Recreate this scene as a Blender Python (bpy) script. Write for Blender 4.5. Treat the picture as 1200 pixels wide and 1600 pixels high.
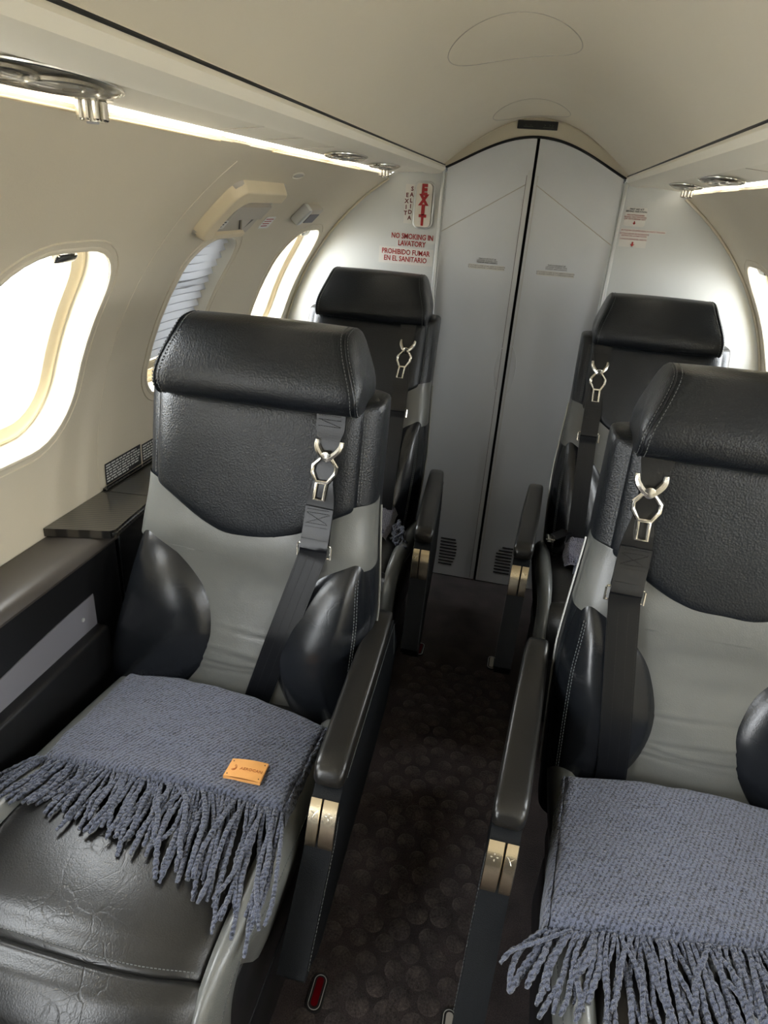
import bpy, bmesh, math, random
import numpy as np
from mathutils import Vector, Matrix
random.seed(7); np.random.seed(7)
for o in list(bpy.data.objects): bpy.data.objects.remove(o)
SC = bpy.context.scene
COL = SC.collection
PI = math.pi
D = 2.2435                                   # distance of the forward bulkhead

# ------------------------------------------------------------------ camera
F_PX, YAW, PITCH, ROLL = 1034.04, 0.1902, 0.4445, 0.0744
cam_d = bpy.data.cameras.new('camera'); cam = bpy.data.objects.new('camera', cam_d); COL.objects.link(cam)
fw = Vector((-math.sin(YAW)*math.cos(PITCH), math.cos(YAW)*math.cos(PITCH), -math.sin(PITCH)))
r0 = Vector((math.cos(YAW), math.sin(YAW), 0)); u0 = r0.cross(fw)
rr = r0*math.cos(ROLL) + u0*math.sin(ROLL); uu = -r0*math.sin(ROLL) + u0*math.cos(ROLL)
M3 = Matrix((rr, uu, -fw)).transposed()
cam.matrix_world = Matrix.Translation((0.057, 0, 1.3155)) @ M3.to_4x4()
cam_d.sensor_fit = 'VERTICAL'; cam_d.sensor_height = 36.0; cam_d.lens = F_PX*36.0/1600.0
cam_d.clip_start = 0.02
SC.camera = cam

# ------------------------------------------------------------------ world, exposure
w = bpy.data.worlds.new('overcast_sky'); SC.world = w; w.use_nodes = True
bg = w.node_tree.nodes['Background']
bg.inputs[0].default_value = (0.93, 0.97, 1.0, 1); bg.inputs[1].default_value = 22.0
SC.view_settings.view_transform = 'Standard'; SC.view_settings.look = 'None'
SC.view_settings.gamma = 1.0; SC.view_settings.use_curve_mapping = False
SC.view_settings.exposure = 0.0
SC.cycles.max_bounces = 10; SC.cycles.diffuse_bounces = 6; SC.cycles.transparent_max_bounces = 12
SC.cycles.caustics_reflective = False; SC.cycles.caustics_refractive = False

# ------------------------------------------------------------------ materials
def srgb(r, g, b):
    f = lambda c: (c/255/12.92) if c/255 <= .04045 else ((c/255+.055)/1.055)**2.4
    return (f(r), f(g), f(b), 1)
def new_mat(name):
    m = bpy.data.materials.new(name); m.use_nodes = True
    nt = m.node_tree; return m, nt, nt.nodes['Principled BSDF']
def N(nt, t, **kw):
    n = nt.nodes.new(t)
    for k, v in kw.items():
        if k in n.inputs.keys(): n.inputs[k].default_value = v
        else: setattr(n, k, v)
    return n
def mat(name, col, rough=.5, metal=0., noise=None, bump=None, var=None, coat=0., spec=None, emit=None, leather=None, crack=None, stretch=None):
    """col linear; bump=(scale,strength,dist); var=(scale,amount)"""
    m, nt, b = new_mat(name); L = nt.links.new
    b.inputs['Base Color'].default_value = col; b.inputs['Roughness'].default_value = rough
    b.inputs['Metallic'].default_value = metal; b.inputs['Coat Weight'].default_value = coat
    b.inputs['Coat Roughness'].default_value = .08
    if spec is not None: b.inputs['Specular IOR Level'].default_value = spec
    if emit: b.inputs['Emission Color'].default_value = emit[0]; b.inputs['Emission Strength'].default_value = emit[1]
    tc = N(nt, 'ShaderNodeTexCoord'); src = tc.outputs['Object']
    if stretch:
        mp = N(nt, 'ShaderNodeMapping'); mp.inputs['Scale'].default_value = stretch; L(src, mp.inputs[0]); src = mp.outputs[0]
    if var:
        n = N(nt, 'ShaderNodeTexNoise', Scale=var[0], Detail=4.0); L(src, n.inputs['Vector'])
        r = N(nt, 'ShaderNodeMapRange'); L(n.outputs[0], r.inputs[0])
        r.inputs[1].default_value = .3; r.inputs[2].default_value = .7
        r.inputs[3].default_value = 1-var[1]; r.inputs[4].default_value = 1+var[1]
        h = N(nt, 'ShaderNodeHueSaturation'); h.inputs['Color'].default_value = col
        L(r.outputs[0], h.inputs['Value']); L(h.outputs[0], b.inputs['Base Color'])
    last = None
    if bump:
        n = N(nt, 'ShaderNodeTexNoise', Scale=bump[0], Detail=3.0); L(src, n.inputs['Vector'])
        bp = N(nt, 'ShaderNodeBump', Strength=bump[1], Distance=bump[2]); L(n.outputs[0], bp.inputs['Height']); last = bp
    if leather:                                   # pebble grain
        v = N(nt, 'ShaderNodeTexVoronoi', Scale=leather[0]); L(src, v.inputs['Vector'])
        bp = N(nt, 'ShaderNodeBump', Strength=leather[1], Distance=.0006); L(v.outputs['Distance'], bp.inputs['Height'])
        if last: L(last.outputs[0], bp.inputs['Normal'])
        last = bp
    if crack:                                     # creases of worn leather
        n = N(nt, 'ShaderNodeTexNoise', Scale=9.0, Detail=3.0); L(src, n.inputs['Vector'])
        mx = N(nt, 'ShaderNodeVectorMath', operation='SCALE'); mx.inputs['Scale'].default_value = .07
        L(n.outputs[1], mx.inputs[0])
        ad = N(nt, 'ShaderNodeVectorMath', operation='ADD'); L(src, ad.inputs[0]); L(mx.outputs[0], ad.inputs[1])
        for sc_, st in ((crack[0], crack[1]), (crack[0]*2.6, crack[1]*.6)):
            v = N(nt, 'ShaderNodeTexVoronoi', Scale=sc_, feature='DISTANCE_TO_EDGE'); L(ad.outputs[0], v.inputs['Vector'])
            r = N(nt, 'ShaderNodeMapRange'); L(v.outputs[0], r.inputs[0]); r.inputs[1].default_value = 0; r.inputs[2].default_value = .045
            n2 = N(nt, 'ShaderNodeTexNoise', Scale=7.0); L(src, n2.inputs['Vector'])
            r2 = N(nt, 'ShaderNodeMapRange'); L(n2.outputs[0], r2.inputs[0]); r2.inputs[1].default_value = .45; r2.inputs[2].default_value = .62
            r2.inputs[3].default_value = 0; r2.inputs[4].default_value = st
            bp = N(nt, 'ShaderNodeBump', Distance=.0012); L(r.outputs[0], bp.inputs['Height']); L(r2.outputs[0], bp.inputs['Strength'])
            if last: L(last.outputs[0], bp.inputs['Normal'])
            last = bp
    if last: L(last.outputs[0], b.inputs['Normal'])
    return m

MT = {}
MT['wall'] = mat('cream_wall_vinyl', srgb(209, 199, 178), .72, bump=(260, .25, .0008), var=(3, .03))
MT['ceil'] = mat('cream_ceiling_vinyl', srgb(217, 208, 188), .62, bump=(350, .2, .0006), var=(2, .03))
MT['val'] = mat('cream_valance_paint', srgb(222, 216, 200), .5, bump=(300, .08, .0005))
MT['cream'] = mat('cream_plastic', srgb(222, 207, 176), .5, var=(20, .03))
MT['header'] = mat('header_cream', srgb(208, 200, 180), .6)
MT['greyplastic'] = mat('grey_cream_plastic', srgb(182, 174, 160), .45)
MT['reveal'] = mat('white_window_liner', srgb(232, 228, 214), .5)
MT['winframe'] = mat('cream_window_seal', srgb(222, 205, 170), .5)
MT['bulk'] = mat('silver_bulkhead_vinyl', srgb(196, 197, 194), .42, .25, bump=(500, .12, .0005))
MT['doorsilver'] = mat('satin_silver_door', srgb(210, 212, 214), .34, .42, bump=(420, .05, .0004), var=(3, .03))
MT['alu'] = mat('brushed_aluminium', srgb(205, 206, 205), .34, .5, bump=(300, .06, .0004))
MT['black'] = mat('black_gap', (.004, .004, .004, 1), .6)
MT['leather'] = mat('black_leather', (.0060, .0074, .0096, 1), .34, leather=(330, .6), bump=(14, .16, .004), var=(6, .1), spec=.42)
MT['leather_soft'] = mat('worn_black_leather', (.0062, .0072, .0090, 1), .26, leather=(520, .12), bump=(16, .2, .004), spec=.55, crack=(20, .05))
MT['leather_seat'] = mat('creased_black_leather', (.010, .0096, .009, 1), .33, leather=(480, .2), bump=(16, .2, .004), spec=.55, crack=(26, .24))
MT['taupe'] = mat('taupe_leather', srgb(93, 94, 91), .30, leather=(520, .2), bump=(13, .3, .005), var=(5, .06), spec=.62)
MT['arm'] = mat('charcoal_arm_leather', (.0050, .0058, .0068, 1), .50, leather=(600, .4), spec=.14)
MT['pad'] = mat('dark_arm_pad_leather', (.010, .0092, .008, 1), .29, leather=(520, .12), spec=.48)
MT['belt'] = mat('black_webbing', (.0035, .0038, .0046, 1), .29, spec=.42, bump=(500, .2, .0005))
MT['chrome'] = mat('satin_nickel', srgb(222, 218, 208), .22, 1.0, bump=(300, .04, .0004))
MT['latch'] = mat('brushed_champagne_nickel', srgb(206, 192, 166), .24, 1.0, bump=(90, .12, .0006), stretch=(1, 1, 12))
MT['thread'] = mat('grey_thread', srgb(88, 90, 90), .7)
MT['pipe'] = mat('silver_piping', srgb(170, 170, 165), .3, .6)
MT['ledge'] = mat('dark_brown_ledge_vinyl', srgb(62, 57, 52), .38, bump=(420, .12, .0005))
MT['ledgeside'] = mat('black_cabinet_laminate', (.006, .006, .0065, 1), .42)
MT['gloss'] = mat('gloss_black_panel', (.006, .006, .006, 1), .14, coat=.6)
MT['pocketgrey'] = mat('grey_pocket_lining', srgb(112, 111, 118), .6)
MT['blackplate'] = mat('black_placard', (.008, .008, .009, 1), .4)
MT['white_ink'] = mat('white_lettering', srgb(215, 215, 210), .6)
MT['red_ink'] = mat('red_lettering', srgb(150, 24, 24), .5)
MT['dred_ink'] = mat('dark_red_lettering', srgb(92, 16, 24), .5)
MT['black_ink'] = mat('black_lettering', srgb(40, 36, 36), .5)
MT['clearfilm'] = mat('off_white_sticker', srgb(206, 203, 196), .35)
MT['tan'] = mat('tan_leather_tag', srgb(222, 160, 92), .5, bump=(200, .2, .0006), var=(40, .06))
MT['tanink'] = mat('branded_tan_mark', srgb(168, 100, 52), .6)
MT['redlens'] = mat('red_floor_lens', srgb(96, 5, 16), .18, coat=.5)
MT['whitelens'] = mat('frosted_floor_lens', srgb(160, 155, 148), .3)
MT['darkglass'] = mat('dark_reflector', (.34, .34, .34, 1), .4, .3)
MT['lamp'] = mat('lit_strip_diffuser', (.9, .9, .85, 1), .5, emit=((1.0, .95, .84, 1), 7.0))
MT['signlens'] = mat('milky_exit_lens', srgb(196, 190, 178), .12, coat=.6)
MT['apron'] = mat('concrete_apron', (.55, .54, .52, 1), .8)
MT['dicon'] = mat('dim_sign_symbols', srgb(70, 74, 60), .5)

def carpet(name, base, k):
    m, nt, b = new_mat(name); L = nt.links.new
    tc = N(nt, 'ShaderNodeTexCoord')
    n = N(nt, 'ShaderNodeTexNoise', Scale=420.0, Detail=2.0); L(tc.outputs['Object'], n.inputs['Vector'])
    n3 = N(nt, 'ShaderNodeTexNoise', Scale=14.0, Detail=3.0); L(tc.outputs['Object'], n3.inputs['Vector'])
    mu = N(nt, 'ShaderNodeMath', operation='MULTIPLY'); L(n.outputs[0], mu.inputs[0]); L(n3.outputs[0], mu.inputs[1])
    r = N(nt, 'ShaderNodeValToRGB'); L(mu.outputs[0], r.inputs[0])
    r.color_ramp.elements[0].position = .12; r.color_ramp.elements[0].color = tuple(c*k*.35 for c in base[:3])+(1,)
    r.color_ramp.elements[1].position = .42; r.color_ramp.elements[1].color = tuple(c*k*1.7 for c in base[:3])+(1,)
    L(r.outputs[0], b.inputs['Base Color']); b.inputs['Roughness'].default_value = .95
    b.inputs['Specular IOR Level'].default_value = .15; b.inputs['Sheen Weight'].default_value = .25
    bp = N(nt, 'ShaderNodeBump', Strength=.8, Distance=.002); L(n.outputs[0], bp.inputs['Height']); L(bp.outputs[0], b.inputs['Normal'])
    return m
MT['carpet'] = carpet('brown_carpet', (.034, .0245, .0235), 1.0)
MT['dot'] = carpet('brown_carpet_dot', (.052, .040, .037), 1.0)

def carbon():
    m, nt, b = new_mat('carbon_fibre_laminate'); L = nt.links.new
    tc = N(nt, 'ShaderNodeTexCoord'); mp = N(nt, 'ShaderNodeMapping'); mp.inputs['Rotation'].default_value = (0, 0, math.radians(62))
    L(tc.outputs['Object'], mp.inputs[0])
    wv = N(nt, 'ShaderNodeTexWave', Scale=32.0, Distortion=0.0); L(mp.outputs[0], wv.inputs['Vector'])
    r = N(nt, 'ShaderNodeValToRGB'); L(wv.outputs[1], r.inputs[0])
    r.color_ramp.elements[0].position = .35; r.color_ramp.elements[0].color = (.006, .006, .0055, 1)
    r.color_ramp.elements[1].position = .65; r.color_ramp.elements[1].color = (.040, .035, .028, 1)
    L(r.outputs[0], b.inputs['Base Color']); b.inputs['Roughness'].default_value = .3; b.inputs['Metallic'].default_value = .1
    b.inputs['Coat Weight'].default_value = 1; b.inputs['Coat Roughness'].default_value = .03
    return m
MT['carbon'] = carbon()

def glass_thin():
    m = bpy.data.materials.new('clear_window_glass'); m.use_nodes = True; nt = m.node_tree; nt.nodes.clear(); L = nt.links.new
    out = nt.nodes.new('ShaderNodeOutputMaterial'); mx = nt.nodes.new('ShaderNodeMixShader')
    t = nt.nodes.new('ShaderNodeBsdfTransparent'); t.inputs[0].default_value = (.96, .97, .97, 1)
    g = nt.nodes.new('ShaderNodeBsdfGlossy'); g.inputs['Roughness'].default_value = .02
    mx.inputs[0].default_value = .07; L(t.outputs[0], mx.inputs[1]); L(g.outputs[0], mx.inputs[2]); L(mx.outputs[0], out.inputs[0])
    return m
MT['glass'] = glass_thin()
def glass_fres():
    m = bpy.data.materials.new('clear_lamp_plastic'); m.use_nodes = True; nt = m.node_tree; nt.nodes.clear(); L = nt.links.new
    out = nt.nodes.new('ShaderNodeOutputMaterial'); mx = nt.nodes.new('ShaderNodeMixShader')
    t = nt.nodes.new('ShaderNodeBsdfTransparent'); t.inputs[0].default_value = (.93, .92, .90, 1)
    g = nt.nodes.new('ShaderNodeBsdfGlossy'); g.inputs['Roughness'].default_value = .06
    mx.inputs[0].default_value = .16; L(t.outputs[0], mx.inputs[1]); L(g.outputs[0], mx.inputs[2]); L(mx.outputs[0], out.inputs[0])
    return m
MT['clearlens'] = glass_fres()
def glass_solid():
    m, nt, b = new_mat('clear_plastic_lens'); b.inputs['Roughness'].default_value = .03
    b.inputs['Transmission Weight'].default_value = .9; b.inputs['IOR'].default_value = 1.35; b.inputs['Base Color'].default_value = (.95, .93, .9, 1)
    return m
MT['lens'] = glass_solid()
def shade_mat():
    m = bpy.data.materials.new('white_pleated_shade'); m.use_nodes = True; nt = m.node_tree; nt.nodes.clear(); L = nt.links.new
    out = nt.nodes.new('ShaderNodeOutputMaterial'); mx = nt.nodes.new('ShaderNodeMixShader')
    d = nt.nodes.new('ShaderNodeBsdfDiffuse'); d.inputs[0].default_value = (.55, .56, .58, 1)
    t = nt.nodes.new('ShaderNodeBsdfTranslucent'); t.inputs[0].default_value = (.11, .113, .12, 1)
    mx.inputs[0].default_value = .30; L(d.outputs[0], mx.inputs[1]); L(t.outputs[0], mx.inputs[2]); L(mx.outputs[0], out.inputs[0])
    return m
MT['shade'] = shade_mat()
MT['foldshadow'] = mat('grey_fold_shadow', srgb(150, 152, 154), .8)  # grey for the stitched folds, painting in the shade of the creases
def wool(name, dark, light, ang):
    m, nt, b = new_mat(name); L = nt.links.new
    tc = N(nt, 'ShaderNodeTexCoord')
    mp = N(nt, 'ShaderNodeMapping'); mp.inputs['Rotation'].default_value = (0, 0, ang); L(tc.outputs['Object'], mp.inputs[0])
    wv = N(nt, 'ShaderNodeTexWave', Scale=52.0, Distortion=4.0, Detail=2.0); wv.inputs['Detail Scale'].default_value = 6.0
    L(mp.outputs[0], wv.inputs['Vector'])
    n = N(nt, 'ShaderNodeTexNoise', Scale=700.0, Detail=3.0); L(tc.outputs['Object'], n.inputs['Vector'])
    n2 = N(nt, 'ShaderNodeTexNoise', Scale=230.0, Detail=2.0); L(tc.outputs['Object'], n2.inputs['Vector'])
    a = N(nt, 'ShaderNodeMath', operation='MULTIPLY_ADD'); L(wv.outputs[1], a.inputs[0]); a.inputs[1].default_value = .32; L(n2.outputs[0], a.inputs[2])
    a2 = N(nt, 'ShaderNodeMath', operation='MULTIPLY_ADD'); L(n.outputs[0], a2.inputs[0]); a2.inputs[1].default_value = .5; L(a.outputs[0], a2.inputs[2])
    r = N(nt, 'ShaderNodeValToRGB'); L(a2.outputs[0], r.inputs[0])
    r.color_ramp.elements[0].position = .62; r.color_ramp.elements[0].color = dark
    r.color_ramp.elements[1].position = 1.18 if False else 1.0; r.color_ramp.elements[1].color = light
    L(r.outputs[0], b.inputs['Base Color']); b.inputs['Roughness'].default_value = .95
    b.inputs['Specular IOR Level'].default_value = .1; b.inputs['Sheen Weight'].default_value = .3
    bp = N(nt, 'ShaderNodeBump', Strength=1.0, Distance=.004); L(a2.outputs[0], bp.inputs['Height']); L(bp.outputs[0], b.inputs['Normal'])
    return m
MT['wool'] = wool('blue_grey_wool', srgb(20, 22, 30), srgb(92, 97, 114), math.radians(25))
MT['yarn'] = wool('blue_grey_yarn', srgb(26, 29, 38), srgb(88, 93, 110), math.radians(60))
MT['wool_dark'] = wool('violet_grey_wool', srgb(28, 28, 37), srgb(92, 91, 106), math.radians(-20))

# ------------------------------------------------------------------ mesh helpers
def world_org(o):
    v = Vector((0, 0, 0))
    while o: v += o.location; o = o.parent
    return v
class MB:
    def __init__(s): s.V = []; s.F = []
    def add(s, VF, flip=False):
        n = len(s.V); s.V += [tuple(v) for v in VF[0]]
        s.F += [tuple((i+n for i in (reversed(f) if flip else f))) for f in VF[1]]; return s
def mk(name, VF, m, parent=None, smooth=True, flip=False, kind=None, sharp=40, label=None):
    V, F = (VF.V, VF.F) if isinstance(VF, MB) else VF
    if flip: F = [tuple(reversed(f)) for f in F]
    me = bpy.data.meshes.new(name)
    off = world_org(parent) if parent else Vector((0, 0, 0))
    me.from_pydata([(v[0]-off.x, v[1]-off.y, v[2]-off.z) for v in V], [], F)
    me.materials.append(MT[m] if isinstance(m, str) else m); me.update()
    if smooth:
        me.shade_smooth()
        if sharp: me.set_sharp_from_angle(angle=math.radians(sharp))
    o = bpy.data.objects.new(name, me); COL.objects.link(o)
    if parent: o.parent = parent
    if kind: o['kind'] = kind
    if label: o['label'] = label
    return o
def thing(name, label, cat, loc, group=None):
    o = bpy.data.objects.new(name, None); COL.objects.link(o); o.location = loc; o.empty_display_size = .05
    if label: o['label'] = label
    if cat: o['category'] = cat
    if group: o['group'] = group
    return o
def tag(o, label, cat, group=None):
    o['label'] = label; o['category'] = cat
    if group: o['group'] = group
    return o
def struct(name, VF, m, **kw): return mk(name, VF, m, kind='structure', **kw)
def grid(fn, nu, nv, cu=False, cv=False):
    """fn(u,v) u,v in 0..1"""
    V = []; F = []
    mu = nu if cu else nu+1; mv = nv if cv else nv+1
    for j in range(mv):
        for i in range(mu): V.append(fn(i/nu, j/nv))
    for j in range(nv):
        for i in range(nu):
            F.append((j*mu+i, j*mu+(i+1) % mu, ((j+1) % mv)*mu+(i+1) % mu, ((j+1) % mv)*mu+i))
    return V, F
def rbox(c, s, bev=.003, seg=2, fn=None):
    bm = bmesh.new(); bmesh.ops.create_cube(bm, size=1)
    for v in bm.verts: v.co = Vector((v.co.x*s[0]+c[0], v.co.y*s[1]+c[1], v.co.z*s[2]+c[2]))
    if bev: bmesh.ops.bevel(bm, geom=bm.edges[:], offset=bev, segments=seg, affect='EDGES', profile=.5)
    bm.verts.index_update()
    V = [tuple(fn(v.co)) if fn else tuple(v.co) for v in bm.verts]; F = [tuple(v.index for v in f.verts) for f in bm.faces]; bm.free()
    return V, F
def prism(pts, fn, h0, h1, bev=0., seg=2):
    """outline pts (a,b) extruded h0..h1, optionally bevelled in abh space, mapped by fn(a,b,h)"""
    bm = bmesh.new(); n = len(pts)
    A = [bm.verts.new((p[0], p[1], h0)) for p in pts]; B = [bm.verts.new((p[0], p[1], h1)) for p in pts]
    bm.faces.new(A[::-1]); bm.faces.new(B)
    for i in range(n): bm.faces.new((A[i], A[(i+1) % n], B[(i+1) % n], B[i]))
    if bev:
        es = [e for e in bm.edges if len(e.link_faces) == 2 and e.calc_face_angle(0) > .6]
        bmesh.ops.bevel(bm, geom=es, offset=bev, segments=seg, affect='EDGES', profile=.5, clamp_overlap=True)
    bmesh.ops.recalc_face_normals(bm, faces=bm.faces[:]); bm.verts.index_update()
    V = [tuple(fn(*v.co)) for v in bm.verts]; F = [tuple(v.index for v in f.verts) for f in bm.faces]; bm.free()
    return V, F
def tube(pts, r, sides=8, closed=False, lobes=0., twist=0.):
    P = [Vector(p) for p in pts]; n = len(P); V = []; F = []
    t0 = (P[1]-P[0]).normalized(); nrm = t0.orthogonal().normalized(); prev = t0; dist = 0
    for i in range(n):
        if closed: t = (P[(i+1) % n]-P[i-1]).normalized()
        else: t = (P[min(i+1, n-1)]-P[max(i-1, 0)]).normalized()
        nrm = (prev.rotation_difference(t) @ nrm); nrm = (nrm-t*nrm.dot(t)).normalized(); prev = t
        b = t.cross(nrm); R = r(i/(n-1)) if callable(r) else r
        if i: dist += (P[i]-P[i-1]).length
        for k in range(sides):
            a = 2*PI*k/sides; q = R*(1+lobes*math.cos(2*(a-dist*twist)))
            V.append(P[i]+(nrm*math.cos(a)+b*math.sin(a))*q)
    m = n if closed else n-1
    for i in range(m):
        for k in range(sides):
            F.append((i*sides+k, i*sides+(k+1) % sides, ((i+1) % n)*sides+(k+1) % sides, ((i+1) % n)*sides+k))
    if not closed: F.append(tuple(range(sides))[::-1]); F.append(tuple((n-1)*sides+k for k in range(sides)))
    return V, F
def sweep(pts, lat, width, thick, ctr=0):
    """rectangular ribbon: pts centres, lat lateral unit vectors, width list"""
    P = [Vector(p) for p in pts]; V = []; F = []; n = len(P)
    for i in range(n):
        t = (P[min(i+1, n-1)]-P[max(i-1, 0)]).normalized(); l = Vector(lat[i] if isinstance(lat, list) else lat)
        l = (l-t*l.dot(t)).normalized(); nn = t.cross(l)
        w_ = width[i] if isinstance(width, (list, tuple)) else width
        for a, b in ((-1, -1), (-.5, -1.0), (0, -1), (.5, -1), (1, -1), (1, 1), (.5, 1), (0, 1), (-.5, 1), (-1, 1)): V.append(P[i]+l*(a*w_/2)+nn*(b*thick/2))
    for i in range(n-1):
        for k in range(10): F.append((i*10+k, i*10+(k+1) % 10, (i+1)*10+(k+1) % 10, (i+1)*10+k))
    F.append(tuple(range(10))[::-1]); F.append(tuple((n-1)*10+k for k in range(10)))
    return V, F
def catmull(pts, n, closed=False):
    P = [np.array(p, float) for p in pts]; m = len(P); out = []
    segs = m if closed else m-1
    for i in range(segs):
        g = (lambda j: P[j % m]) if closed else (lambda j: P[min(max(j, 0), m-1)])
        a, b, c, d = g(i-1), g(i), g(i+1), g(i+2)
        for k in range(n):
            t = k/n
            out.append(.5*((2*b)+(-a+c)*t+(2*a-5*b+4*c-d)*t*t+(-a+3*b-3*c+d)*t**3))
    if not closed: out.append(P[-1])
    return out
def interp(x, xs, ys): return float(np.interp(x, xs, ys))
def stitches(pts, step=.0062, r=.0007, fill=.62):
    """a row of thread dashes along a path"""
    P = [Vector(p) for p in pts]; mb = MB(); L = [0]
    for i in range(1, len(P)): L.append(L[-1]+(P[i]-P[i-1]).length)
    arr = np.array([tuple(p) for p in P]); s = 0
    at = lambda d: Vector([float(np.interp(d, L, arr[:, k])) for k in range(3)])
    while s+step*fill < L[-1]:
        mb.add(tube([at(s), at(s+step*fill)], r, 4)); s += step
    return mb
def text(s, size, fn, bold=.0, h=.0006, align='CENTER', spacing=1.0, xs=1.0):
    """lettering as a thin mesh; fn(a,b,h) maps text plane to world"""
    cu = bpy.data.curves.new('t', 'FONT'); cu.body = s; cu.size = size; cu.align_x = align; cu.align_y = 'CENTER'
    cu.offset = bold; cu.extrude = h/2; cu.resolution_u = 2; cu.space_line = .95*spacing
    o = bpy.data.objects.new('t', cu); me = bpy.data.meshes.new_from_object(o)
    V = [tuple(fn(v.co.x*xs, v.co.y, v.co.z+h/2)) for v in me.vertices]; F = [tuple(p.vertices) for p in me.polygons]
    bpy.data.objects.remove(o); bpy.data.curves.remove(cu); bpy.data.meshes.remove(me)
    return V, F
def rrect(cx, cy, w_, h_, r, n=8, m=3):
    pts = []
    for (sx, sy, a0) in ((1, 1, 0), (-1, 1, PI/2), (-1, -1, PI), (1, -1, 1.5*PI)):
        for k in range(n+1):
            a = a0+PI/2*k/n; pts.append((cx+sx*(w_/2-r)+r*math.cos(a), cy+sy*(h_/2-r)+r*math.sin(a)))
        nx = {0: (-1, 1), PI/2: (-1, -1), PI: (1, -1), 1.5*PI: (1, 1)}[a0]
        p = pts[-1]; q = (cx+nx[0]*(w_/2-r)+r*math.cos(a0+PI/2), cy+nx[1]*(h_/2-r)+r*math.sin(a0+PI/2))
        for k in range(1, m+1): t = k/(m+1); pts.append((p[0]+(q[0]-p[0])*t, p[1]+(q[1]-p[1])*t))
    return pts
def portal(loc, direction, sx, sy):
    l = bpy.data.lights.new('window_portal', 'AREA'); l.shape = 'RECTANGLE'; l.size = sx; l.size_y = sy; l.cycles.is_portal = True
    o = bpy.data.objects.new('window_portal', l); COL.objects.link(o); o.location = loc
    o.rotation_euler = Vector(direction).to_track_quat('-Z', 'Y').to_euler()

# ------------------------------------------------------------------ cabin shell
R, ZC = .80, .70
YB = -1.3                                     # back of the modelled cabin, behind the camera
TMAX = R*math.asin((1.374-ZC)/R)
def W(side, y, t, h=0.):
    if t < 0: return (side*(R-h), y, ZC+t)
    a = t/R; return (side*(R-h)*math.cos(a), y, ZC+(R-h)*math.sin(a))
def t_of_z(z): return R*math.asin((z-ZC)/R) if z > ZC else z-ZC
TW0, TW1 = t_of_z(.852), t_of_z(1.212); TCW = (TW0+TW1)/2
WINS = [(.926, .298), (1.444, .225), (2.035, .305), (.36, .30), (-.2, .30)]
WINS_R = [(.928, .30), (1.444, .225), (2.035, .305), (.36, .30), (-.2, .30), (-.8, .30)]
DOORGAP = (-1.05, -.50)                       # the open entry door behind the camera, left side

def build_wall(side, wins, name, gap=None):
    mb = MB(); cells = []
    y1e = D+.004
    ta, tb = TW0-.045, TW1+.045
    def patch(ya, yb, t0, t1, ny, ntt):
        mb.add(grid(lambda u, v: W(side, ya+(yb-ya)*u, t0+(t1-t0)*v), ny, ntt))
    ys = [YB]
    for c, w_ in sorted(wins):
        ya, yb = c-w_/2-.045, c+w_/2+.045
        if gap and ys[-1] < gap[0] < ya:
            for t0, t1, k in ((-.7, -.66, 1), (-.66, tb, 24), (tb, TMAX, 10)):
                patch(ys[-1], gap[0], t0, t1, 2, k)
                if (t0, t1) != (-.66, tb): patch(gap[0], gap[1], t0, t1, 2, k)
                patch(gap[1], ya, t0, t1, 2, k)
        else:
            patch(ys[-1], ya, -.7, TMAX, 4, 40)
        patch(ya, yb, -.7, ta, 4, 14); patch(ya, yb, tb, TMAX, 6, 16)
        hole = rrect(c, TCW, w_, TW1-TW0, .115 if w_ > .25 else .085)
        cx_, cy_, hw, hh = c, TCW, (yb-ya)/2, (tb-ta)/2
        out = []
        for (p, q) in hole:
            dx, dy = p-cx_, q-cy_; k = min(hw/abs(dx) if abs(dx) > 1e-9 else 1e9, hh/abs(dy) if abs(dy) > 1e-9 else 1e9)
            out.append([cx_+dx*k, cy_+dy*k])
        for sx in (-1, 1):
            for sy in (-1, 1):
                i = min(range(len(out)), key=lambda j: (out[j][0]-cx_-sx*hw)**2+(out[j][1]-cy_-sy*hh)**2); out[i] = [cx_+sx*hw, cy_+sy*hh]
        n = len(hole); K = 4
        mb.add(grid(lambda u, v: W(side, *(np.array(hole[int(round(u*n)) % n])*(1-v)+np.array(out[int(round(u*n)) % n])*v)), n, K, cu=True))
        ys.append(yb)
    patch(ys[-1], y1e, -.7, TMAX, 2, 40)
    for c, w_ in wins:
        for yb_ in (c-w_/2-.045, c+w_/2+.045): mb.add(grid(lambda u, v: W(side, yb_-.034+.068*u, -.7+(TMAX+.7)*v, -.0015), 1, 160))
    ob = struct(name, mb, 'wall', sharp=0)
    me = ob.data
    nr = []
    for v in me.vertices:
        x, z = v.co.x, v.co.z
        nv = Vector((-side, 0, 0)) if z < ZC else Vector((-x, 0, -(z-ZC))).normalized(); nr.append(nv)
    # faces must look inward for the custom normals to hold
    bm = bmesh.new(); bm.from_mesh(me)
    for f in bm.faces:
        c = f.calc_center_median(); ax = Vector((-c.x, 0, -(max(c.z, ZC)-ZC)))
        if f.normal.dot(ax) < 0: f.normal_flip()
    bm.to_mesh(me); bm.free()
    me.normals_split_custom_set_from_vertices(nr)
    return ob
wall_l = build_wall(-1, WINS, 'wall_left', DOORGAP)
wall_r = build_wall(1, WINS_R, 'wall_right')

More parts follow.
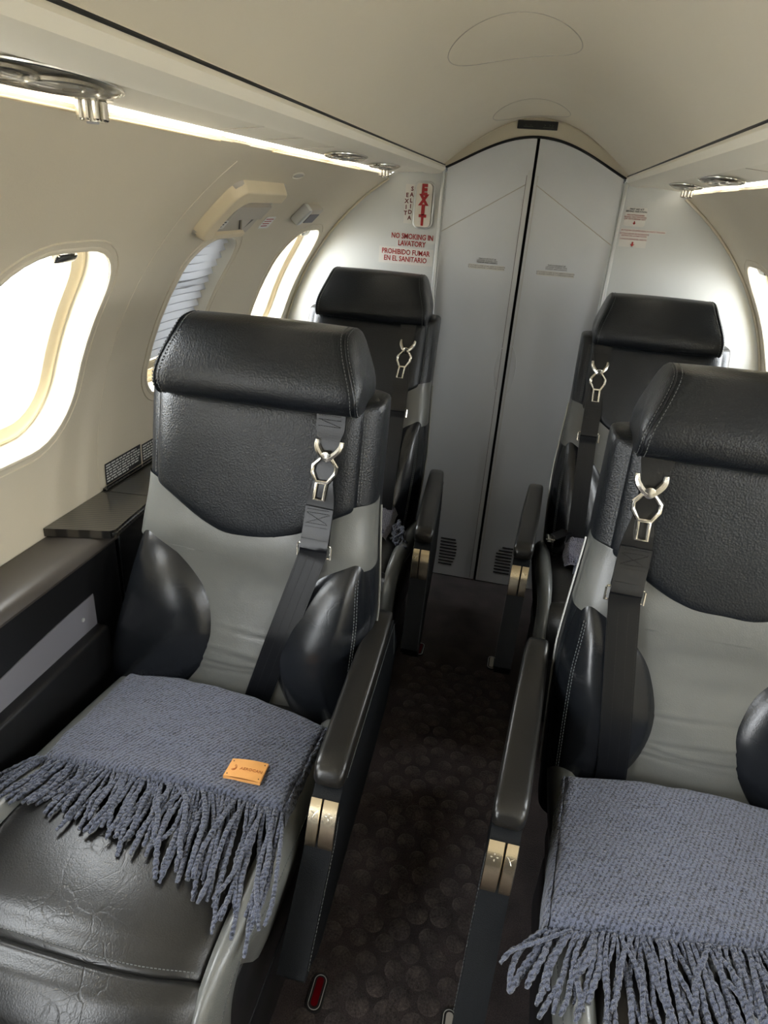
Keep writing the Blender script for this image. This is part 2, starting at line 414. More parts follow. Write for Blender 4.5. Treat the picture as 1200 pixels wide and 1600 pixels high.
def build_window(side, c, w_, idx, shade=None, latch=False):
    r_ = .115 if w_ > .25 else .085; H = TW1-TW0
    root = thing('window_%d' % idx, None, None, W(side, c, TCW)); root['kind'] = 'structure'
    fl = side > 0
    L0 = rrect(c, TCW, w_, H, r_); n = len(L0)
    def ring(specs):                           # list of (grow, h)
        loops = [(rrect(c, TCW, w_+2*g, H+2*g, r_+g), h) for g, h in specs]
        return grid(lambda u, v: W(side, *loops[int(round(v*(len(loops)-1)))][0][int(round(u*n)) % n], loops[int(round(v*(len(loops)-1)))][1]), n, len(loops)-1, cu=True)
    mk('window_frame', ring([(.0195, -.001), (.0185, .0022), (.0165, .0022), (.0155, .0006), (.006, .0012), (.0045, .0028), (.001, .0034), (-.002, .0024), (-.0035, -.004)]), 'wall', root, flip=fl)
    mk('window_liner', ring([(-.0035, .0), (-.006, -.02), (-.010, -.045), (-.010, -.05)]), 'reveal', root, flip=fl)
    mk('pane_seal', ring([(-.009, -.045), (-.012, -.041), (-.018, -.040), (-.022, -.044), (-.038, -.046), (-.042, -.052), (-.042, -.085)]), 'winframe', root, flip=fl)
        # follow the curve of the wall
    def pane(hh):
        a0, a1 = TCW-(H-.080)/2, TCW+(H-.080)/2
        def f(u, v):
            t = a0+(a1-a0)*v; e = abs(t-TCW)-((H-.080)/2-(r_-.04)); rr_ = r_-.04
            hw = (w_-.080)/2-(rr_-math.sqrt(max(rr_*rr_-e*e, 0)) if e > 0 else 0)
            return W(side, c+hw*(2*u-1), t, hh)
        return grid(f, 4, 24)
    mk('pane', pane(-.07), 'glass', root)
    if shade is not None:
        ts = t_of_z(shade); top = TW1-.004; mbs = MB(); nf = 15
        def f(u, v):
            t = top-(top-ts)*v; e = t-(TW1-r_); hw = w_/2-.006-(r_-math.sqrt(max(r_*r_-e*e, 0)) if e > 0 else 0)
            ph = v*nf; z = abs((ph % 1)-.5)*2
            return W(side, c+max(hw, .02)*(2*u-1), t+.006*math.sin(u*PI)*(-1 if v < .45 else .4), -.018-.011*z)
        mk('pleated_shade', grid(f, 10, nf*4), 'shade', root, sharp=25)
        mf = MB()
        for q in range(1, nf):
            r_s = .0032 if q in (6, 7) else .0012  # the thicker pair draws the dark band of shadowed folds
            mf.add(tube([f(u, (q-.0)/nf) for u in np.linspace(.02, .98, 9)], r_s, 5))
        mk('fold_shadow_line', mf, 'foldshadow', root)
        mk('shade_rail', rbox((0, 0, 0), (w_-.014, .016, .012), .004, 2, lambda q: W(side, c+q.x, ts-.006+q.y, -.022+q.z)), 'winframe', root)
    if latch:
        mb = MB().add(rbox((0, 0, 0), (.035, .008, .006), .002, 1, lambda q: W(side, c-.005+q.x, TW1-.012+q.y, -.006+q.z)))
        mb.add(rbox((0, 0, 0), (.052, .016, .012), .005, 2, lambda q: W(side, c+.005+q.x, TW1-.024+q.y, -.012+q.z)))
        mk('shade_latch', mb, 'chrome', root, label='small chrome shade latch')
    a = TCW/R
    portal(W(side, c, TCW, -.09), (-side*math.cos(a), 0, -math.sin(a)), w_, H)
for i, (c, w_) in enumerate(WINS): build_window(-1, c, w_, i+1, shade=.925 if i == 1 else None, latch=i in (0, 2))
for i, (c, w_) in enumerate(WINS_R): build_window(1, c, w_, i+1+len(WINS), latch=i in (0, 2))
portal((-.81, sum(DOORGAP)/2, .75), (1, 0, 0), .55, 1.3)

struct('floor', ([(-.80, YB, 0), (.80, YB, 0), (.80, D+.8, 0), (-.80, D+.8, 0)], [(0, 1, 2, 3)]), 'carpet', smooth=False)
floor = bpy.data.objects['floor']
struct('wall_back', ([(-.8, YB, 0), (.8, YB, 0), (.8, YB, 1.6), (-.8, YB, 1.6)], [(0, 1, 2, 3)]), 'ledgeside', smooth=False)
struct('ground', ([(-60, -60, -1.3), (60, -60, -1.3), (60, 60, -1.3), (-60, 60, -1.3)], [(0, 1, 2, 3)]), 'apron', smooth=False)

def zceil(x): return 1.398+.150*max(math.cos(PI/2*min(abs(x)/.288, 1)), 0)**.95
def zdoor(x): return 1.398+.103*max(math.cos(PI/2*min(abs(x)/.29, 1)), 0)**1.2
ce = struct('ceiling', grid(lambda u, v: ((u-.5)*.56, YB+(D+.001-YB)*v, zceil((u-.5)*.56)), 60, 4), 'ceil')
for (cx_, cy_, r1, r2) in ((-.03, 1.235, .100, .15), (-.022, 2.035, .098, .165)):
    P = [(cx_+r1*math.cos(a), cy_+r2*math.sin(a)) for a in np.linspace(0, 2*PI, 72, endpoint=False)]
    mk('speaker_cover', tube([(p[0], p[1], zceil(p[0])-.0002) for p in P], .0008, 6, closed=True), 'greyplastic', ce)
# valances either side of the ceiling
for s, nm in ((-1, 'trim_1'), (1, 'trim_2')):
    prof = [(.281, 1.425), (.268, 1.416), (.263, 1.405), (.267, 1.395), (.280, 1.389), (.300, 1.3865), (.320, 1.3868), (.3315, 1.3885), (.3325, 1.3905), (.334, 1.389),
            (.37, 1.387), (.40, 1.3845), (.413, 1.383), (.414, 1.386), (.428, 1.3835), (.4285, 1.3795), (.437, 1.3775), (.441, 1.370)]
    va = struct(nm, grid(lambda u, v: (s*prof[int(round(u*(len(prof)-1)))][0], YB+(D-YB)*v, prof[int(round(u*(len(prof)-1)))][1]), len(prof)-1, 1), 'val', flip=(s < 0), sharp=35)
    mk('ceiling_gap', tube([(s*.2655, YB, 1.4125), (s*.2665, D, 1.4125)], .0020, 6), 'black', va)
    # thin service panel joints
    for y in ((.97, 1.13, 1.30) if s < 0 else (1.2, 1.45)):
        mk('panel_joint', tube([(s*.334, y, 1.3888), (s*.41, y+.02, 1.3833)], .0007, 4), 'greyplastic', va)
# lit strips
def strip(s, y0, y1, label, grp):
    o = mk('light_strip', rbox((0, 0, 0), (.0065, y1-y0-.006, .006), .0025, 2, lambda q: (s*(.4215+q.x), (y0+y1)/2+q.y, 1.3812+q.z-.4*q.x)), 'lamp')
    tag(o, label, 'light', grp)
for y0, y1, lb in ((YB+.05, -.36, 'lit light strip behind the viewer, left wall'), (-.35, .30, 'lit light strip, second from the back of the cabin, left side'),
                   (.31, .725, 'lit strip at the top left corner of the photo beside the big reading lamp'),
                   (.733, 1.03, 'long lit strip above the wall seam and the first left window'),
                   (1.04, 1.55, 'lit strip above the emergency handle cover, left wall'),
                   (1.56, D-.09, 'lit strip of the left wall ending at the silver bulkhead')):
    strip(-1, y0, y1, lb, 'left cabin light strips')
for y0, y1, lb in ((YB+.05, -.2, 'lit strip behind the viewer, right wall'), (-.19, .62, 'lit strip beside the viewer, right wall'), (.63, 1.42, 'lit strip of the right wall nearer the viewer'),
                   (1.43, D-.02, 'lit strip at the right edge of the photo ending at the bulkhead')):
    strip(1, y0, y1, lb, 'right cabin light strips')
mk('strip_lip', rbox((-.431, .80, 1.3725), (.007, .47, .003), .001, 1), 'winframe', bpy.data.objects['trim_1'])
mk('strip_lip', rbox((-.431, 1.55, 1.3725), (.007, .60, .003), .001, 1), 'winframe', bpy.data.objects['trim_1'])

# raised wall panel joints
for side, wl in ((-1, wall_l), (1, wall_r)):
    for y in (1.163, 1.70, .56):
        if y == 1.70: continue
        ts = np.linspace(-.02, t_of_z(1.352), 30)
        mk('wall_joint', tube([W(side, y+.012*math.sin(t*3), t, -.0002) for t in ts], .0014, 6), 'wall', wl)

# ------------------------------------------------------------------ forward bulkhead and lavatory doors
def circ_x(z): return math.sqrt(max(R*R-(max(z, ZC)-ZC)**2, 0))
bulk = MB()
for s in (-1, 1):
    zs = np.linspace(0, 1.40, 40)
    bulk.add(grid(lambda u, v: (s*(.272+(circ_x(v*1.425)+.01-.272)*u), D, v*1.425), 6, 50), flip=(s > 0))
wf = struct('wall_front', bulk, 'bulk', sharp=0)
# thin bead in the wall colour where the lining meets the bulkhead
for s in (-1, 1):
    mk('edge_trim', tube([W(s, D-.004, t, .004) for t in np.linspace(-.6, TMAX-.01, 40)], .004, 6), 'wall', wf)
DX = .2635
for s, nm in ((-1, 'door_1'), (1, 'door_2')):
    root = thing(nm, None, None, (s*.13, D, 0)); root['kind'] = 'structure'
    xs = np.linspace(.0045, DX-.006, 22)
    out = [(s*x, .004) for x in xs]+[(s*x, zdoor(x)-.006) for x in xs[::-1]]
    if s > 0: pass
    mk('door_leaf', prism(out, lambda a, b, h: (a, D+h, b), -.004, .018, .0012, 1), 'doorsilver', root, sharp=30)
    # stile beside the centre gap, rounded top
    sx = [(s*.0052, .01), (s*.0185, .01), (s*.0185, 1.400), (s*.0165, 1.409), (s*.012, 1.4135), (s*.0052, 1.4145)]
    if s > 0: sx = [(.0052, .01), (.0125, .01), (.0125, 1.400), (.0115, 1.407), (.009, 1.411), (.0052, 1.412)]
    mk('door_stile', prism(sx, lambda a, b, h: (a, D+h, b), -.0095, -.0035, .0018, 2), 'alu', root, sharp=30)
    if s < 0: mk('stile_edge', tube([(-.0192, D-.0045, .01), (-.0192, D-.0045, 1.399)], .0011, 4), 'ledge', root)
    else: mk('stile_edge', tube([(.0132, D-.0045, .01), (.0132, D-.0045, 1.399)], .0009, 4), 'greyplastic', root)
    mk('chevron_joint', tube([(s*(.0195 if s < 0 else .013), D-.0042, 1.374), (s*(DX-.006), D-.0042, 1.228)], .0011, 5), 'greyplastic', root)
    # ventilation slots
    nv = 9 if s < 0 else 9
    for k in range(nv):
        z = .160-k*.0135; inset = .010*(abs(k-3.5)/4)**2
        xa, xb = (.082+inset, .147) if s < 0 else (.066+(.02 if k == 0 else .008 if k == 1 else 0), .126)
        mk('vent_slot', rbox((s*(xa+xb)/2, D-.0042, z), (xb-xa, .0022, .0062), .001, 1), 'black', root)
    # finger recess by the gap
    pts = [(.0045, .905), (.012, .90), (.026, .875), (.034, .83), (.030, .775), (.018, .745), (.0045, .74)]
    pts = [tuple(p) for p in catmull(pts, 5)]
    mk('finger_recess', prism([(s*p[0], p[1]) for p in pts], lambda a, b, h: (a, D+h, b), -.0050, -.0038, .0, 1), 'doorsilver', root)
    mk('recess_rim', tube([(s*p[0], D-.0052, p[1]) for p in pts], .0011, 5), 'doorsilver', root)
    cx_ = -.104 if s < 0 else .110; zt = 1.153 if s < 0 else 1.151
    fn = lambda a, b, h: (cx_+a, D-.0043-h, zt+b)
    mb = MB().add(text('THIS DOOR MUST BE\nLATCHED DURING TAXI\nTAKEOFF AND LANDING', .0058, fn, .0, .0004))
    mb.add(text('ESTA PUERTA DEBE ESTAR ABIERTA DURANTE\nEL RODAJE DESPEGUE Y ATERRIZAJE NORMAL', .0056, lambda a, b, h: fn(a, b-.0185, h), .0, .0004))
    lab = mk('door_sticker', rbox((cx_, D-.0042, zt-.0185), (.112, .0008, .0145), .0), 'clearfilm', root)
    mk('lettering', mb, 'black_ink', lab, smooth=False)
# gap gasket, black backing, jambs
back = struct('trim_3', rbox((0, D+.03, .75), (.56, .01, 1.52), 0), 'black')
struct('trim_4', tube([(x, D-.003, zdoor(x)-.002) for x in np.linspace(-.266, .266, 50)], .0036, 8), 'black')
for s, nm in ((-1, 'trim_5'), (1, 'trim_6')):
    struct(nm, MB().add(rbox((s*.2665, D-.008, .703), (.010, .016, 1.394), .003, 2)).add(rbox((s*.2595, D-.004, .70), (.004, .006, 1.39), .001, 1)), 'alu')
# header over the doors
xs = np.linspace(-.276, .276, 50)
hd = struct('trim_7', prism([(x, zdoor(x)+.0005) for x in xs]+[(x, zceil(x)+.006) for x in xs[::-1]], lambda a, b, h: (a, D+h, b), -.002, .03, 0), 'header')
xs2 = np.linspace(-.19, .19, 40)
mk('header_lip', tube([(x, D-.003, max(zceil(x)-.0035, zdoor(x))) for x in xs2], .0012, 5), 'ceil', hd)
sg = thing('cabin_sign', 'small black seat belt sign panel above the silver doors', 'sign', (-.009, D-.004, 1.528))
mk('housing', rbox((-.009, D-.004, 1.5285), (.114, .006, .0215), .001, 1), 'black', sg)
mb = MB()
for cx_ in (-.042, -.028, .012, .026, .034):
    mb.add(text('~' if cx_ < 0 else '>', .011, lambda a, b, h: (cx_+a, D-.0071-h, 1.528+b), .0, .0003))
mb.add(rbox((-.035, D-.0072, 1.524), (.028, .0004, .0014), 0)); mb.add(rbox((.022, D-.0072, 1.523), (.03, .0004, .0014), 0))
mk('symbols', mb, 'dicon', sg, smooth=False)

# ---- signs and placards on the bulkhead
BP = lambda cx_, cz: (lambda a, b, h: (cx_+a, D-.0008-h, cz+b))
ex = thing('exit_sign', 'illuminated style red EXIT sign stacked vertically in a rounded clear box left of the doors', 'sign', (-.3205, D, 1.297))
rrp = lambda w_, h_, r_: rrect(-.3205, 1.2975, w_, h_, r_, 6, 1)
mk('bezel', MB().add(tube([(p[0], D-.006, p[1]) for p in rrp(.056, .130, .016)], .0030, 8, closed=True)).add(prism(rrp(.058, .132, .016), lambda a, b, h: (a, D-h, b), 0, .006, .001, 1)), 'alu', ex)
mk('lens', prism(rrp(.050, .124, .013), lambda a, b, h: (a, D-h, b), .004, .013, .004, 2), 'signlens', ex)
mb = MB()
for k, ch in enumerate('EXIT'):
    mb.add(text(ch, .040, lambda a, b, h: (-.3205+a, D-.0133-h, 1.3395-.0285*k+b), .0026, .0012, xs=.85 if ch != 'I' else 1.2))
mk('lettering', mb, 'red_ink', ex, smooth=False)
pl = thing('salida_placard', 'narrow clear placard with stacked words SALIDA and EXIT beside the exit sign', 'placard', (-.373, D, 1.297))
mk('film', rbox((-.3685, D-.0006, 1.298), (.027, .0008, .112), 0), 'clearfilm', pl)
mb = MB()
for k, ch in enumerate('SALIDA'): mb.add(text(ch, .0165, lambda a, b, h: (-.3610+a-.0006*k, D-.0011-h, 1.341-.0165*k+b), .0006, .0004))
for k, ch in enumerate('EXIT'): mb.add(text(ch, .0165, lambda a, b, h: (-.3755+a-.0006*k, D-.0011-h, 1.3225-.0170*k+b), .0006, .0004))
mk('lettering', mb, 'dred_ink', pl, smooth=False)
pl = thing('smoking_placard', 'placard with red words NO SMOKING IN LAVATORY on the bulkhead', 'placard', (-.351, D, 1.18))
mk('lettering', MB().add(text('NO SMOKING IN\nLAVATORY', .0222, BP(-.3500, 1.1935), .0004, .0005, xs=.80)), 'red_ink', pl, smooth=False)
pl = thing('smoking_placard', 'placard with dull red words PROHIBIDO FUMAR EN EL SANITARIO above the far left headrest', 'placard', (-.365, D, 1.14))
mk('film', rbox((-.366, D-.0004, 1.1455), (.178, .0006, .050), 0), 'clearfilm', pl)
mk('lettering', MB().add(text('PROHIBIDO FUMAR\nEN EL SANITARIO', .0218, BP(-.3675, 1.1460), .0004, .0005, xs=.82)), 'red_ink', pl, smooth=False)
def arrow(cx_, cz, s): return prism([(cx_-.3*s, cz+s), (cx_+.3*s, cz+s), (cx_+.3*s, cz+.1*s), (cx_+.9*s, cz+.2*s), (cx_, cz-.8*s), (cx_-.9*s, cz+.2*s), (cx_-.3*s, cz+.1*s)], lambda a, b, h: (a, D-.0016-h, b), 0, .0005)
pl = thing('first_aid_placard', 'white rounded first aid and fire extinguisher placard right of the doors, upper one', 'placard', (.311, D, 1.31))
mk('card', prism(rrect(.311, 1.3095, .060, .051, .006, 4, 1), lambda a, b, h: (a, D-h, b), 0, .0015, 0), 'clearfilm', pl)
fn = BP(.311, 1.3095); f2 = lambda a, b, h: fn(a, b, h+.0008)
mk('lettering', MB().add(text('FIRST AID KIT\nBEHIND PARTITION', .0066, lambda a, b, h: f2(a, b+.0170, h), .0001, .0004)), 'black_ink', pl, smooth=False)
mk('lettering', MB().add(text('FIRE EXTINGUISHER\nBEHIND THIS PARTITION\nLIFE VESTS BEHIND SEAT', .0056, lambda a, b, h: f2(a, b-.0010, h), .0, .0004)).add(arrow(.311, 1.3095-.0170, .0055)), 'red_ink', pl, smooth=False)
pl = thing('extinguisher_placard', 'clear Spanish emergency equipment placard with a red down arrow, lower one right of the doors', 'placard', (.33, D, 1.25))
mk('film', MB().add(rbox((.318, D-.0004, 1.2505), (.078, .0006, .047), 0)).add(rbox((.341, D-.0006, 1.2725), (.128, .0006, .009), 0)), 'clearfilm', pl)
mk('lettering', MB().add(text('BOTIQUIN DE EMERGENCIA PARTE TRASERA', .0062, BP(.341, 1.2722), .0, .0004)).add(text('EXTINGUIDOR DE INCENDIOS\nDETRAS DE LA PARTICION', .0060, BP(.318, 1.2605), .0, .0004))
   .add(text('CHALECO DETRAS DEL ASIENTO', .0052, BP(.318, 1.2485), .0, .0004)).add(arrow(.318, 1.2345, .0075)), 'red_ink', pl, smooth=False)

# ------------------------------------------------------------------ carpet dots
dot_me = None; rnd = random.Random(3); nd = 0
base = None
for j in range(60):
    y = .60+j*.0400
    if y > 1.72: break
    for i in range(-3, 4):
        x = i*.0530+(.0265 if j % 2 else 0)-.008
        if not (-.165 < x < .165): continue
        x += rnd.uniform(-.0055, .0055); yy = y+rnd.uniform(-.0055, .0055); r_ = rnd.uniform(.0165, .0225)
        if dot_me is None:
            prof = [(0, .0012), (.8, .0012), (.95, .0008), (1.04, 0)]
            V = [(0, 0, .0012)]; F = []; n = 14
            for (rr_, h) in prof[1:]: V += [(rr_*.016*math.cos(2*PI*k/n), rr_*.016*math.sin(2*PI*k/n), h) for k in range(n)]
            F += [(0, 1+k, 1+(k+1) % n) for k in range(n)]
            for q in range(2): F += [(1+q*n+k, 1+(q+1)*n+k, 1+(q+1)*n+(k+1) % n, 1+q*n+(k+1) % n) for k in range(n)]
            o = mk('carpet_dot', (V, F), 'dot', None, sharp=0); dot_me = o.data
        else:
            o = bpy.data.objects.new('carpet_dot', dot_me); COL.objects.link(o)
        o.parent = floor; o.location = (x, yy, 0); o.scale = (r_/.016, r_/.016, 1); o.rotation_euler = (0, 0, rnd.uniform(0, 6)); nd += 1

def floor_light(x, y, lens, label):
    t = thing('floor_light', label, 'light', (x, y, 0), 'aisle floor lights')
    mk('surround', prism(rrect(x, y, .030, .068, .0145, 6, 1), lambda a, b, h: (a, b, h), .0, .0042, .0015, 2), 'black', t)
    mk('rim', tube([(p[0], p[1], .0042) for p in rrect(x, y, .0215, .0595, .0105, 6, 1)], .0008, 5, closed=True), 'alu', t)
    mk('lens', prism(rrect(x, y, .0125, .050, .006, 5, 1), lambda a, b, h: (a, b, h), .002, .0062, .0015, 2), lens, t)
floor_light(-.132, .685, 'redlens', 'dark red aisle floor light beside the near left armrest')
floor_light(.108, .688, 'whitelens', 'pale aisle floor light at the foot of the near right armrest')
floor_light(-.127, 1.745, 'redlens', 'dull red floor light beside the far left seat')
floor_light(.104, 1.745, 'whitelens', 'pale floor light beside the far right seat')

# ------------------------------------------------------------------ side ledges
def ledge(side, label, name='side_ledge'):
    t = thing(name, label, 'cabinet', (side*.75, .3, 0))
    prof = [(.798, .672), (.72, .674), (.705, .672), (.696, .666), (.692, .656), (.694, .650), (.699, .648)]
    y0, y1 = -.45, 1.06
    mk('ledge_top', grid(lambda u, v: (side*prof[int(round(u*(len(prof)-1)))][0], y0+(y1-y0)*v, prof[int(round(u*(len(prof)-1)))][1]), len(prof)-1, 1), 'ledge', t, sharp=35)
    mk('side_panel', rbox((side*.7475, (y0+y1)/2, .328), (.091, y1-y0, .656), .003, 1), 'ledgeside', t)
    # pocket: grey lining under a black arched edge, and the pouch below it
    arch = [(y, .508+.062*math.sin(min((y-.42)/.55, 1)*PI/2)**.8) for y in np.linspace(.43, .966, 16)]
    mk('pocket_lining', prism([(.966, .495)]+[(p[0], p[1]) for p in arch[::-1]]+[(.43, .495)], lambda a, b, h: (side*(.7018-h), a, b), 0, .0022, 0), 'pocketgrey', t, label='light grey pocket lining')
    mk('pocket_pouch', rbox((side*.690, .62, .335), (.030, .70, .330), .007, 3), 'ledgeside', t)
    mk('snap', tube([(side*.6995, .925, .535), (side*.697, .925, .535)], .004, 10), 'alu', t)
    return t
ledge(-1, 'low dark ledge cabinet with open pocket under the near left window')
def table(side, label):
    t = thing('side_table', label, 'table', (side*.74, 1.4, 0))
    poly = [(.7985, .977), (.676, 1.010), (.671, 1.020), (.682, 1.18), (.7985, 1.170)]
    mk('carbon_top', prism([(side*p[0], p[1]) for p in poly], lambda a, b, h: (a, b, h), .675, .692, .002, 1), 'carbon', t, sharp=25)
    poly = [(.7985, 1.1725), (.682, 1.1825), (.690, 1.30), (.690, 2.20), (.7985, 2.20)]
    mk('carbon_top', prism([(side*p[0], p[1]) for p in poly], lambda a, b, h: (a, b, h), .675, .692, .002, 1), 'carbon', t, sharp=25)
    mk('rim', tube([(side*.6745, 1.012, .684), (side*.6705, 1.021, .684), (side*.681, 1.18, .684), (side*.689, 1.30, .684), (side*.689, 2.19, .684)], .0035, 6), 'carbon', t)
    mk('back_rail', rbox((side*.793, 1.69, .6945), (.010, 1.04, .006), .001, 1), 'gloss', t)
    mk('cabinet_front', rbox((side*.746, 1.635, .338), (.088, 1.13, .672), .003, 1), 'gloss', t)
    mk('corner_joint', tube([(side*.7005, 1.066, .02), (side*.7005, 1.066, .668)], .0015, 4), 'ledgeside', t)
    return t
table(-1, 'glossy carbon fibre side table against the left wall')

def wall_notice(y0, y1, z0, z1, label, rows, seed):
    t = thing('wall_notice', label, 'placard', W(-1, (y0+y1)/2, z0-ZC))
    r = random.Random(seed)
    f = lambda y, z, h: W(-1, y, t_of_z(z), h)
    mk('plate', grid(lambda u, v: f(y0+(y1-y0)*u, z0+(z1-z0)*v, .0012), 2, 6), 'blackplate', t)
    mb = MB(); n = rows; dz = (z1-z0)/(n+1)
    for k in range(n):
        z = z1-dz*(k+.9); y = y0+.004; end = y1-.004-(.05 if k == n-1 else r.uniform(0, .008))
        if k == 0: y += .0; end -= .012
        while y < end-.004:
            w_ = r.uniform(.006, .019); w_ = min(w_, end-y)
            mb.add(([f(y, z-dz*.27, .0016), f(y+w_, z-dz*.27, .0016), f(y+w_, z+dz*.27, .0016), f(y, z+dz*.27, .0016)], [(0, 1, 2, 3)])); y += w_+.0028
    mk('lettering', mb, 'white_ink', t, smooth=False)
wall_notice(1.186, 1.328, .698, .748, 'black notice with rows of white lettering above the carbon side table, nearer one', 7, 1)
wall_notice(1.334, 1.47, .698, .744, 'black notice half hidden behind the near left seat', 6, 2)

# ------------------------------------------------------------------ wall fittings
def sst0(a, b, x): t = min(max((x-a)/(b-a), 0), 1); return t*t*(3-2*t)
ev = thing('emergency_handle_cover', 'cream moulded emergency exit handle cover above the shaded left window', 'handle cover', W(-1, 1.43, t_of_z(1.27)))
tA, tB = t_of_z(1.222), t_of_z(1.325); wy = lambda a, b, h: W(-1, a, b, h)
SY = -.055
def hf(y0_, y1_, t0_, t1_, fh, n=(60, 50)): return grid(lambda u, v: W(-1, y0_+(y1_-y0_)*u, t0_+(t1_-t0_)*v, fh(y0_+(y1_-y0_)*u, t0_+(t1_-t0_)*v)), *n)
def sdr(y, t, ya, yb, ta, tb, r):              # signed distance inside a rounded rectangle (positive inside)
    qx = abs(y-(ya+yb)/2)-(yb-ya)/2+r; qy = abs(t-(ta+tb)/2)-(tb-ta)/2+r
    return -(math.hypot(max(qx, 0), max(qy, 0))+min(max(qx, qy), 0)-r)
ya_, yb_ = 1.312+SY, 1.572+SY
mk('base_plate', hf(ya_, yb_, tA, tB, lambda y, t: -.003+.011*sst0(0, .004, sdr(y, t, ya_, yb_, tA, tB, .02))), 'greyplastic', ev)
def fr_h(y, t):
    o_ = sdr(y, t, ya_-.004, yb_, tA-.003, tB+.002, .034); i_ = sdr(y, t, ya_+.058, yb_+.08, tA-.03, tB-.046, .03)
    return -.004+.026*sst0(0, .011, min(o_, -i_))**.7
mk('cover_frame', hf(ya_-.006, yb_+.001, tA-.005, tB+.004, fr_h, (90, 80)), 'cream', ev, sharp=0)
mk('lower_lip', hf(ya_+.045, yb_-.03, tA-.004, tA+.018, lambda y, t: -.003+.018*sst0(0, .006, sdr(y, t, ya_+.045, yb_-.03, tA-.004, tA+.018, .009))), 'cream', ev)
fa, fb = tB-.050, tA+.052
mk('handle_flap', hf(ya_+.062, yb_-.016, fb, fa, lambda y, t: .002+.016*sst0(0, .005, sdr(y, t, ya_+.062, yb_-.016, fb, fa, .008))), 'greyplastic', ev)
mk('finger_well', prism([(1.462+SY, tA+.052), (1.545+SY, tA+.052), (1.525+SY, tA+.020), (1.505+SY, tA+.018)], wy, .006, .0095, 0), 'ledge', ev)
mk('well_wedge', prism([(1.463+SY, tA+.051), (1.512+SY, tA+.051), (1.508+SY, tA+.020)], wy, .009, .014, 0), 'greyplastic', ev)
st = mk('sticker', prism(rrect(1.395+SY, tA+.033, .05, .022, .003, 3, 1), wy, .008, .009, 0), 'clearfilm', ev)
mb = MB()
for k in range(3): mb.add(prism([(1.378+SY, tA+.039-k*.006), (1.412+SY-.004*k, tA+.039-k*.006), (1.412+SY-.004*k, tA+.042-k*.006), (1.378+SY, tA+.042-k*.006)], wy, .009, .0094, 0))
mk('lettering', mb, 'black_ink', st, smooth=False)
stk = thing('handle_sticker', 'small white instruction sticker on the wall beside the emergency handle cover', 'sticker', W(-1, 1.63, t_of_z(1.24)))
mk('film', prism(rrect(1.618, t_of_z(1.240), .062, .036, .005, 3, 1), wy, 0, .001, 0), 'clearfilm', stk)
mb = MB()
for k in range(4): mb.add(prism([(1.594, t_of_z(1.240)+.010-k*.007), (1.640-.003*k, t_of_z(1.240)+.010-k*.007), (1.640-.003*k, t_of_z(1.240)+.0125-k*.007), (1.594, t_of_z(1.240)+.0125-k*.007)], wy, .001, .0014, 0))
mk('lettering', mb, 'red_ink', stk, smooth=False)
wu = thing('wall_sign', 'small clear plastic sign box on the wall above the far left window', 'sign', W(-1, 1.84, t_of_z(1.27)))
tc_ = t_of_z(1.268)
mk('housing', rbox((0, 0, 0), (.115, .050, .022), .005, 2, lambda q: W(-1, 1.825+q.x, tc_+q.y, .010+q.z)), 'greyplastic', wu)
mk('clear_cover', rbox((0, 0, 0), (.026, .056, .026), .006, 2, lambda q: W(-1, 1.765+q.x, tc_+q.y, .013+q.z)), 'alu', wu)
mk('display', rbox((0, 0, 0), (.070, .030, .002), .0, 1, lambda q: W(-1, 1.835+q.x, tc_-.006+q.y, .0220+q.z)), 'pocketgrey', wu)
lp = thing('wall_hook', 'tiny oval recess ring on the wall just below the light strip', 'fitting', W(-1, 1.51, t_of_z(1.343)))
mk('ring', tube([W(-1, 1.51+.030*math.cos(a), t_of_z(1.343)+.009*math.sin(a), .001) for a in np.linspace(0, 2*PI, 24, endpoint=False)], .002, 6, closed=True), 'val', lp)
mk('recess', prism([(1.51+.027*math.cos(a), t_of_z(1.343)+.007*math.sin(a)) for a in np.linspace(0, 2*PI, 20, endpoint=False)], wy, -.001, .001, 0), 'greyplastic', lp)

def reading_light(s, y, label, sc_=1.0, glass=True):
    zb = 1.386; cx_ = s*.366
    t = thing('reading_light', label, 'lamp', (cx_, y, zb), 'overhead reading lights')
    def P(a, b, h): return (cx_+s*(a*.95), y+b, zb-.10*a-h)
    A, B = .040*sc_, .105*sc_
    n = 40
    ring = [P(A*math.cos(q), B*math.sin(q), .002) for q in np.linspace(0, 2*PI, n, endpoint=False)]
    mk('rim', tube(ring, .0018, 8, closed=True), 'chrome', t)
    mk('base', grid(lambda u, v: P(A*v*math.cos(2*PI*u)*.97, B*v*math.sin(2*PI*u)*.97, -.001+.001*(1-v)), n, 3, cu=True), 'val', t)
    def dome(u, v, k=.009): return P(A*.95*math.sin(v*PI/2)*math.cos(2*PI*u), B*.95*math.sin(v*PI/2)*math.sin(2*PI*u), .003+k*math.cos(v*PI/2))
    dm = MB().add(grid(dome, n, 8, cu=True)).add(grid(lambda u, v: dome(u, v, .0075), n, 8, cu=True), True)
    mk('lens', dm, 'clearlens', t)
    for (b0_, ra, rb_) in ((-.045, .019, .034), (.030, .024, .042)):
        cp = lambda q, k, h: P(ra*sc_*k*math.cos(q), (b0_+rb_*k*math.sin(q))*sc_, h)
        mk('lamp_eye', grid(lambda u, v: cp(2*PI*u, max(v, .02), .0015), 28, 3, cu=True), 'darkglass', t)
        mk('eye_ring', MB().add(tube([cp(q, 1.02, .004) for q in np.linspace(0, 2*PI, 28, endpoint=False)], .0026, 6, closed=True)).add(tube([cp(q, .55, .004) for q in np.linspace(.6, 2.9, 12)], .0018, 6)), 'chrome', t)
